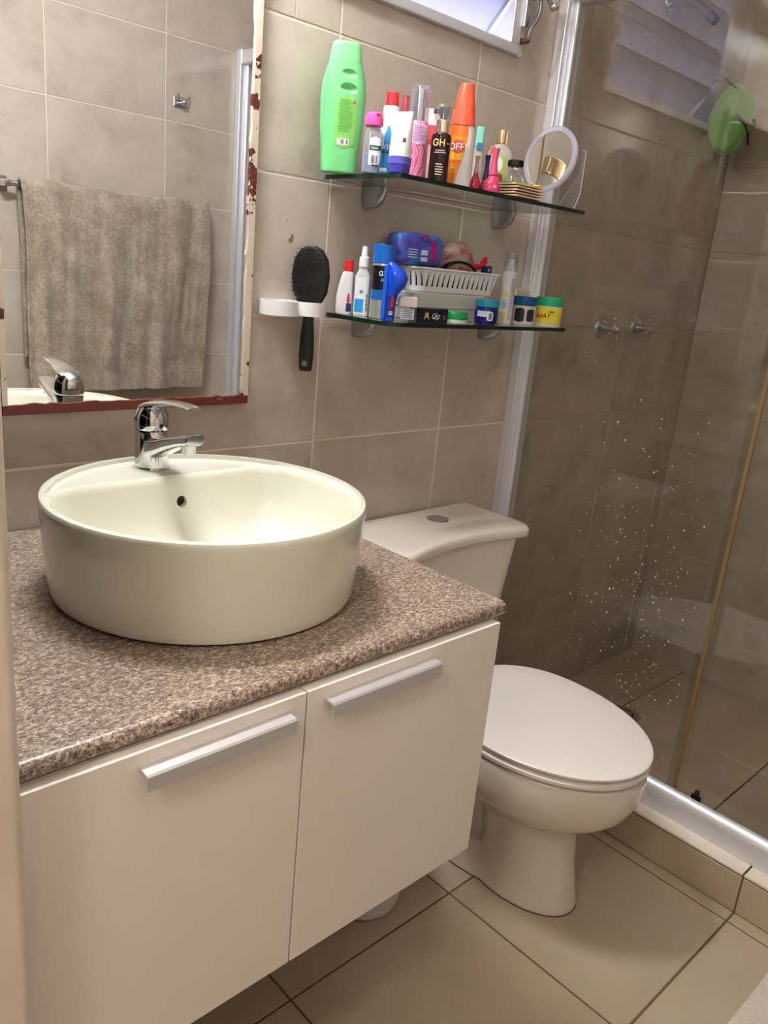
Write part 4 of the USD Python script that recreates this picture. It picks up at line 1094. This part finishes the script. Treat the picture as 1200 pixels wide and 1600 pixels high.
# ------------------------------------------------------------------ the lower shelf, from the brush towards the shower
t = item('powder_bottle', 'white bottle with a slanted shoulder and a red cap beside the hairbrush', 'bottle', 1.084, -0.030, ZL, -40)
S = full([(0, .0150, .0105, 3), (.002, .0165, .0115, 3), (.035, .0168, .0115, 2.8), (.062, .0140, .0105, 2.6, .002), (.080, .0112, .0100, 2.3, .004), (.083, .0085, .0085, 2.1, .0045)])
obj('body', loft(S, 40), hue(226, 224, 226, 0.35), t, 40)
obj('cap', lathe([(0, .0832), (.0090, .0832), (.0095, .0845), (.0085, .1030), (.0078, .1040), (0, .1040)], 32).apply_translation((.0048, 0, 0)), hue(228, 34, 36), t)
obj('red_print', decal(S, .004, .012, .022, .042, .0007, 'drop'), hue(190, 44, 52, 0.4), t, True)
obj('navy_print', decal(S, .004, .014, .006, .022, .0007), hue(50, 50, 110, 0.4), t, True)

t = item('nasal_spray', 'white spray bottle with a bright blue square on its label', 'bottle', 1.098, -0.066, ZL, -44)
S = full([(0, .0140, .0090, 3.2), (.002, .0152, .0100, 3.2), (.078, .0152, .0100, 3.0), (.086, .0100, .0085, 2.4), (.094, .0098, .0090, 2.1)])
obj('body', loft(S, 40), hue(216, 220, 226, 0.3), t, 40)
obj('nozzle', lathe([(0, .0942), (.0102, .0942), (.0105, .0955), (.0098, .1120), (.0068, .1140), (.0052, .1320), (.0045, .1330), (0, .1330)], 32), M['whiteplastic'], t)
obj('neck_ring', lathe([(0, .0885), (.0112, .0885), (.0112, .0941), (0, .0941)], 28), M['clearplastic'], t)
lb = obj('label', decal(S, -.013, .013, .004, .074), hue(234, 236, 240, 0.4), t, True)
obj('blue_square', decal(S, -.0125, .0045, .008, .033, .0010), hue(28, 158, 226, 0.4), lb, True)
obj('print_mark', decal(S, -.004, .002, .044, .050, .0010), hue(130, 130, 136, 0.4), lb, True)
obj('navy_edge', bars(S, .0085, .0128, .010, .044, 9, .0010, False, 2), M['blackprint'], lb, False)

t = item('shaving_gel_can', 'tall blue capped shaving gel can with a black band', 'can', 1.113, -0.106, ZL, -44)
S = full([(0, .0195, .0195), (.0015, .0210, .0210), (.100, .0210, .0210), (.104, .0200, .0200)])
obj('can', loft(S, 52), mat('silver_paint', (0.66, 0.66, 0.62), 0.25, metallic=0.7), t, 40)
def band(r, z0, z1, col, nm):
    obj(nm, lathe([(r - .0012, z0), (r, z0), (r, z1), (r - .0012, z1), (r - .0012, z0)], 52), col, t, 40)
band(.0214, .036, .054, hue(30, 96, 170), 'blue_band')
band(.0214, .0545, .0995, hue(18, 20, 30), 'black_band')
obj('cap', lathe([(0, .1042), (.0212, .1042), (.0216, .1055), (.0216, .1370), (.0205, .1390), (0, .1392)], 52), hue(10, 104, 196), t)
S2 = full([(0, .0214, .0214), (.11, .0214, .0214)])
obj('lettering', words(S2, 'GIL', .0085, .003, .0810, .0006), M['whiteprint'], t, False)
obj('small_lettering', bars(S2, -.004, .012, .0705, .0765, 2, .0006, False, 7), hue(190, 190, 196, 0.4), t, False)
obj('blue_print', decal(S2, .004, .0185, .004, .034, .0006), hue(60, 120, 200, 0.4), t, True)

t = item('toilet_cleaner_bottle', 'royal blue plastic bottle with a round bulge on one side', 'bottle', 1.096, -0.150, ZL, -44)
S = full([(0, .0105, .0095, 3), (.002, .0118, .0105, 3), (.030, .0115, .0105, 2.8), (.050, .0135, .0115, 2.5, .002), (.066, .0195, .0160, 2.2, .008), (.080, .0215, .0175, 2.1, .010), (.092, .0185, .0155, 2.1, .007), (.102, .0110, .0105, 2.1, .0005), (.107, .0070, .0070, 2, -.003), (.109, .0030, .003, 2, -.004)])
obj('body', loft(S, 48), hue(16, 70, 200, 0.2), t, True)
obj('rib', rbox(-.0150, -.013, .001, -.0065, .004, .1025, .003), hue(20, 96, 214, 0.22), t)
lb = obj('label', decal(S, -.004, .0095, .008, .046, .0008), hue(26, 40, 124, 0.35), t, True)
obj('red_print', decal(S, .001, .0095, .024, .046, .0013, 'ellipse'), hue(150, 34, 56, 0.35), lb, True)
obj('small_print', bars(S, -.001, .008, .011, .019, 3, .0014, False, 4), M['whiteprint'], lb, False)

t = item('sample_jar', 'little clear plastic tub with a white oval cap at the shelf front', 'jar', 1.137, -0.158, ZL, -30)
S = full([(0, .0195, .0120, 2.8), (.0015, .0205, .0130, 2.8), (.026, .0185, .0115, 2.8), (.0275, .0175, .0108, 2.8)])
obj('tub', loft(S, 40), M['clearplastic'], t, 40)
obj('label', decal(S, -.015, .012, .005, .025, .0006), hue(198, 204, 214, 0.4), t, True)
obj('small_print', bars(S, -.013, .010, .007, .024, 5, .0010, False, 6), hue(110, 120, 150, 0.4), t, False)
obj('cap', loft([(.0278, .0185, .0110, 3.2), (.0290, .0195, .0120, 3.2), (.044, .0190, .0115, 3.2), (.047, .0165, .0095, 3.0), (.048, .013, .007, 2.8)], 44), hue(236, 224, 224, 0.35), t, 40)

t = thing('cream_box', 'flat black carton with a gold crown printed on its side', 'box', (1.201, -0.156, ZL), 0, LOW)
obj('carton', rbox(-.042, -.014, 0, .042, .014, .0275, .0008), hue(22, 22, 40, 0.3), t)
F0 = full([(-1, 5, .0142, 60), (1, 5, .0142, 60)])
crown = Polygon([(-.0085, 0), (-.0065, .0060), (-.0055, .0060), (-.0065, .0130), (-.0030, .0105), (-.001, .0150), (.001, .0105), (.0045, .0130), (.0035, .0060), (.0050, .0060), (.0075, 0), (.0050, 0), (.003, .0040), (-.0035, .0040), (-.0060, 0)])
cm = trimesh.creation.extrude_polygon(crown, .0004)
obj('gold_crown', move(cm, (-.019, -.0141, .0065), rx=90), M['goldprint'], t, False)
tmx = words(full([(-1, 5, .0142, 60), (1, 5, .0142, 60)]), 'Qip', .0105, .006, .0080, .0003, False, 0.25)
obj('lettering', tmx, M['whiteprint'], t, False)
obj('small_panel', box(.027, -.0143, .007, .036, -.0140, .0150), hue(90, 92, 120, 0.4), t, False)

t = item('balm_jar', 'low white jar with a green screw lid at the shelf front', 'jar', 1.281, -0.155, ZL, 0)
obj('jar', lathe([(0, 0), (.0235, 0), (.0255, .0020), (.0255, .0085), (0, .0085)], 48), hue(230, 234, 228, 0.3), t)
obj('lid', lathe([(0, .0087), (.0265, .0087), (.0272, .0100), (.0272, .0205), (.0255, .0235), (.020, .0242), (0, .0242)], 56), hue(16, 150, 78, 0.25), t)

t = item('vapour_rub_jar', 'cobalt blue ointment jar with a turquoise lid', 'jar', 1.386, -0.151, ZL, -44)
S = full([(0, .0215, .0215), (.003, .0245, .0245), (.010, .0258, .0258), (.028, .0258, .0258), (.034, .0240, .0240), (.0355, .0225, .0225)])
obj('jar', loft(S, 56), hue(14, 16, 110, 0.08), t, 40)
obj('lid', lathe([(0, .0357), (.0252, .0357), (.0262, .0368), (.0262, .0495), (.0252, .0510), (0, .0512)], 56), hue(24, 148, 178, 0.3), t)
lb = obj('label', decal(S, -.021, .006, .016, .028, .0006), hue(206, 210, 234, 0.4), t, True)
obj('barcode_panel', decal(S, -.001, .0125, .0075, .0275, .0010, 'round'), hue(220, 222, 236, 0.4), lb, True)
obj('barcode', decal(S, .0025, .0095, .011, .024, .0014), M['greyprint'], lb, True)

t = item('hair_foam_can', 'slim white spray can with a clear cap beside the basket', 'can', 1.4885, -0.120, ZL, -40)
S = full([(0, .0150, .0150), (.002, .0163, .0163), (.108, .0163, .0163), (.114, .0150, .0150)])
obj('can', loft(S, 44), hue(222, 222, 226, 0.3), t, 40)
obj('valve', lathe([(0, .1142), (.0125, .1142), (.0120, .124), (.0075, .130), (.0070, .140), (0, .141)], 28), hue(214, 216, 222), t)
obj('clear_cap', tm(mf(lathe([(0, .1142), (.0152, .1142), (.0148, .150), (.0138, .1535), (0, .1540)], 40)) - mf(lathe([(0, .110), (.0141, .110), (.0137, .149), (.0128, .1522), (0, .1528)], 40))), M['clearplastic'], t, 40)
obj('yellow_square', decal(S, -.0125, -.001, .058, .070, .0006), hue(222, 216, 110, 0.4), t, True)
obj('yellow_patch', decal(S, -.0125, -.001, .006, .026, .0006), hue(214, 206, 120, 0.4), t, True)
obj('blue_patch', decal(S, -.0135, -.001, .032, .052, .0006, 'ellipse'), hue(150, 190, 226, 0.4), t, True)
obj('small_print', bars(S, .002, .0135, .010, .100, 24, .0007, False, 9), hue(150, 140, 166, 0.4), t, False)

t = item('hair_gel_jar', 'white jar with black panels and a dark blue lid', 'jar', 1.543, -0.130, ZL, -40)
S = full([(0, .0240, .0240), (.002, .0256, .0256), (.040, .0256, .0256), (.043, .0245, .0245)])
obj('jar', loft(S, 56), hue(214, 212, 206, 0.3), t, 40)
obj('lid', lathe([(0, .0432), (.0262, .0432), (.0270, .0442), (.0270, .0615), (.0258, .0632), (0, .0634)], 56), hue(14, 82, 136, 0.3), t)
obj('black_panel', decal(S, -.0225, -.003, .006, .038, .0006, 'round'), hue(34, 34, 40, 0.4), t, True)
obj('black_panel', decal(S, .0025, .0215, .008, .036, .0006, 'round'), hue(40, 40, 48, 0.4), t, True)

t = item('pomade_jar', 'yellow labelled jar with a green lid at the end of the lower shelf', 'jar', 1.601, -0.1585, ZL, -44)
S = full([(0, .0290, .0290), (.002, .0305, .0305), (.044, .0305, .0305), (.0465, .0295, .0295)])
obj('jar', loft(S, 60), hue(228, 226, 206, 0.3), t, 40)
obj('lid', lathe([(0, .0467), (.0305, .0467), (.0314, .0478), (.0314, .0645), (.0302, .0662), (0, .0664)], 60), hue(38, 172, 122, 0.3), t)
lb = obj('label', decal(S, -.0298, .0298, .008, .043, .0006, nx=24), hue(228, 216, 62, 0.35), t, True)
obj('red_lettering', words(S, 'MAY', .0095, -.015, .0195, .0011, True, 0.15, 0.1), hue(206, 40, 48, 0.4), lb, False)
obj('green_stroke', decal(S, -.004, .007, .0325, .0355, .0011), hue(60, 120, 60, 0.4), lb, True)

t = thing('soap_carton', 'plain beige carton standing at the wall behind the jars', 'box', (1.606, -0.062, ZL), -4, LOW)
obj('carton', rbox(-.022, -.013, 0, .022, .013, .078, .0008), hue(206, 196, 160, 0.6), t)
obj('flap_line', box(-.0215, -.0134, .066, .0215, -.0130, .0668), hue(170, 160, 126, 0.6), t, False)

# basket, the tray under it and what it holds
t = thing('lower_tray', 'plain grey white plastic tray carrying the slotted basket', 'tray', (0, 0, ZL))
tray = tm(m3.Manifold.hull_points(np.vstack([rbox(1.205, -.104, 0, 1.418, -.008, .004, .0015).vertices, rbox(1.198, -.108, .050, 1.425, -.006, .056, .002).vertices])))
obj('body', tray, M['greyplastic'], t, 30)
obj('ridge', cat(rbox(1.2, -.1085, .026, 1.423, -.1045, .0290, .001), rbox(1.1985, -.106, .026, 1.2025, -.008, .0290, .001)), M['greyplastic'], t)
ZB = ZL + 0.0565
t = thing('slotted_basket', 'white slotted plastic basket stacked on the tray', 'basket', (0, 0, ZB))
def frus(i0, i1, z0, z1):
    a_ = rbox(1.232 + i0, -.106 + i0, z0, 1.446 - i0, -.012 - i0, z0 + .004, .0018).vertices
    b_ = rbox(1.222 + i1, -.114 + i1, z1 - .004, 1.456 - i1, -.004 - i1, z1, .0018).vertices
    return m3.Manifold.hull_points(np.vstack([a_, b_]))
bk = frus(0, 0, 0, .047) - frus(.0028, .0028, .003, .0545)
bk = bk + (m3.Manifold.hull_points(rbox(1.2185, -.1175, .0445, 1.4595, -.0035, .0490, .0018).vertices) - m3.Manifold.cube((.228, .104, .03)).translate((1.225, -.111, .03)))
for k in range(14):
    x = 1.238 + .0158 * k
    s_ = m3.Manifold.hull_points(np.array([(x + sx * w_, y_, z_) for sx in (-1, 1) for y_ in (-.2, .1) for w_, z_ in ((.0042, .0115), (.0028, .0390))]))
    bk = bk - s_
for k in range(6):
    y = -.100 + .0160 * k
    s_ = m3.Manifold.hull_points(np.array([(x_, y + sx * w_, z_) for sx in (-1, 1) for x_ in (1.1, 1.6) for w_, z_ in ((.0042, .0115), (.0028, .0390))]))
    bk = bk - s_
obj('basket', tm(bk), M['whiteplastic'], t, 30)

def puffy(dx, dy, dz, seed, amp=.004, n=4):
    b = trimesh.creation.box(extents=(dx, dy, dz))
    b = b.subdivide().subdivide().subdivide().subdivide()
    v = b.vertices / np.array([dx, dy, dz]) * 2
    r = (np.abs(v) ** n).sum(1) ** (1 / n)
    v = v / r[:, None] * np.array([dx, dy, dz]) / 2
    b.vertices = v + trimesh.Trimesh(v, b.faces, process=False).vertex_normals * (meshkit.fbm(v * 70 + seed, 3, seed)[:, None] - .5) * 2 * amp
    b.vertices[:, 2] += dz / 2
    return b
t = thing('dark_pouch', 'dark navy soft pouch filling the bottom of the slotted basket', 'pouch', (1.333, -0.059, ZB + .0034), 0, LOW)
obj('pouch', puffy(.176, .080, .029, 8, .0016, 6), hue(30, 30, 44, 0.7), t, True)
obj('zip', tube([(-.07, -.010, .0297), (0, -.008, .0300), (.07, -.010, .0297)], .0012, 8), M['silver'], t)
t = thing('sanitary_pads_pack', 'crinkled blue and violet pack of pads lying in the basket', 'pack', (1.243, -0.056, ZB + .0495), -14, LOW)
graph('pads_film', {'g': ('texture_coordinate', {}), 'n': ('noise_texture', {'scale': 18.0, 'detail': 2.0}),
      'r': ('rgb_ramp', {'ramp': [(0.3, C(48, 48, 132)), (0.45, C(76, 78, 176)), (0.55, C(52, 120, 196)), (0.7, C(98, 76, 170))]}), 'p': ('principled_bsdf', {'roughness': 0.22})},
      [('g.object', 'n.vector'), ('n.fac', 'r.fac'), ('r.color', 'p.base_color')], 'p.BSDF')
obj('pack', puffy(.116, .062, .064, 3, .003, 5), _mats['pads_film'], t, True)
SP = full([(0, .047, .0300, 5), (.07, .047, .0300, 5)])
obj('magenta_panel', decal(SP, .021, .036, .012, .052, .0022, 'round'), hue(170, 32, 120, 0.25), t, True)
obj('white_panel', decal(SP, -.002, .014, .022, .032, .0020), hue(200, 206, 232, 0.3), t, True)
obj('white_panel', decal(SP, -.002, .014, .010, .018, .0020), hue(206, 210, 234, 0.3), t, True)
obj('print_lines', bars(SP, -.034, -.008, .014, .034, 4, .0020, False, 3), hue(170, 180, 226, 0.3), t, False)
obj('pink_oval', decal(SP, -.004, .016, .052, .062, .0030, 'ellipse'), hue(150, 40, 130, 0.3), t, True)

t = thing('plastic_bag', 'crumpled clear plastic bag with pink print in the basket', 'bag', (1.372, -0.056, ZB + .034), 15, LOW)
b = trimesh.creation.icosphere(4, 1.0)
v = b.vertices
w = 0.75 + 0.5 * meshkit.fbm(v * 2.2 + 11, 4, 6)[:, None]
b.vertices = v * w * np.array([.056, .036, .040]) + (0, 0, .034)
graph('bag_film', {'g': ('texture_coordinate', {}), 'n': ('noise_texture', {'scale': 34.0, 'detail': 2.0}), 'r': ('rgb_ramp', {'ramp': [(0.44, C(196, 176, 160)), (0.54, C(200, 140, 140)), (0.64, C(176, 60, 78))]}),
      't': ('transparent_bsdf', {'color': (0.92, 0.9, 0.88)}), 'p': ('principled_bsdf', {'roughness': 0.15}), 'm': ('mix_closure', {'fac': 0.5})},
      [('g.object', 'n.vector'), ('n.fac', 'r.fac'), ('r.color', 'p.base_color'), ('t.BSDF', 'm.closure1'), ('p.BSDF', 'm.closure2')], 'm.closure')
obj('film', b, _mats['bag_film'], t, True)
t = thing('hair_band', 'black toothed hair band arched over the basket edge', 'hair band', (1.345, -0.094, ZB + .032), 0, LOW)
aa = np.linspace(0.15, math.pi - 0.15, 26)
arc = np.c_[.040 * np.cos(aa[::-1]) * 1.0, 0.010 * np.cos(aa), .008 + .026 * np.sin(aa)]
obj('band', cat(*[hull(np.vstack([rbox(-.0022, -.007, -.0022, .0022, .007, .0022, .0012, 6).vertices + p for p in arc[k:k + 2]])) for k in range(25)]), M['black'], t)
obj('teeth', cat(*[cyl(p, p + np.array([0, -.004, -.009]), .0011, .0005, 6) for p in arc[3:-3]]), hue(206, 190, 150, 0.4), t, kind='stuff')
t = thing('red_hair_clip', 'bright red plastic hair clip poking out of the basket', 'hair clip', (1.412, -0.082, ZB + .043), 0, LOW)
obj('jaw', tube(smoothpath([(-.022, 0, .004), (-.010, -.004, .016), (.006, -.004, .018), (.026, 0, .030)], 16), [.0045 + .002 * math.sin(k / 15 * 3.14) for k in range(16)], 10), hue(196, 22, 44, 0.25), t)
obj('wing', hull(np.vstack([rbox(.016, -.003, .020, .024, .003, .030, .001).vertices, rbox(.026, -.004, .024, .034, .004, .040, .0015).vertices])), hue(200, 24, 44, 0.25), t)
obj('tooth', cat(*[cyl((-.016 + .006 * k, -.002, .014), (-.018 + .006 * k, -.004, .003), .0011, .0007, 6) for k in range(4)]), hue(196, 22, 44, 0.25), t, kind='stuff')
t = thing('small_navy_box', 'tiny navy carton standing in the corner of the basket', 'box', (1.436, -0.094, ZB + .0032), 0, LOW)
obj('carton', rbox(-.0105, -.007, 0, .0105, .007, .061, .0008), hue(26, 36, 92, 0.35), t)
obj('mark', box(-.003, -.0073, .050, .003, -.0070, .056), hue(190, 196, 220, 0.4), t, False)
t = thing('cotton_roll', 'cream cotton roll lying in the basket beside the blue pack', 'cotton roll', (1.322, -0.034, ZB + .044), 20, LOW)
obj('roll', move(lathe([(0, -.026), (.0125, -.026), (.0150, -.023), (.0150, .023), (.0125, .026), (0, .026)], 28), ry=90, t=(0, 0, .016)), hue(222, 206, 190, 0.9), t)
obj('paper_band', move(lathe([(.0150, -.006), (.0153, -.006), (.0153, .006), (.0150, .006), (.0150, -.006)], 28), ry=90, t=(0, 0, .016)), hue(226, 150, 90, 0.7), t)
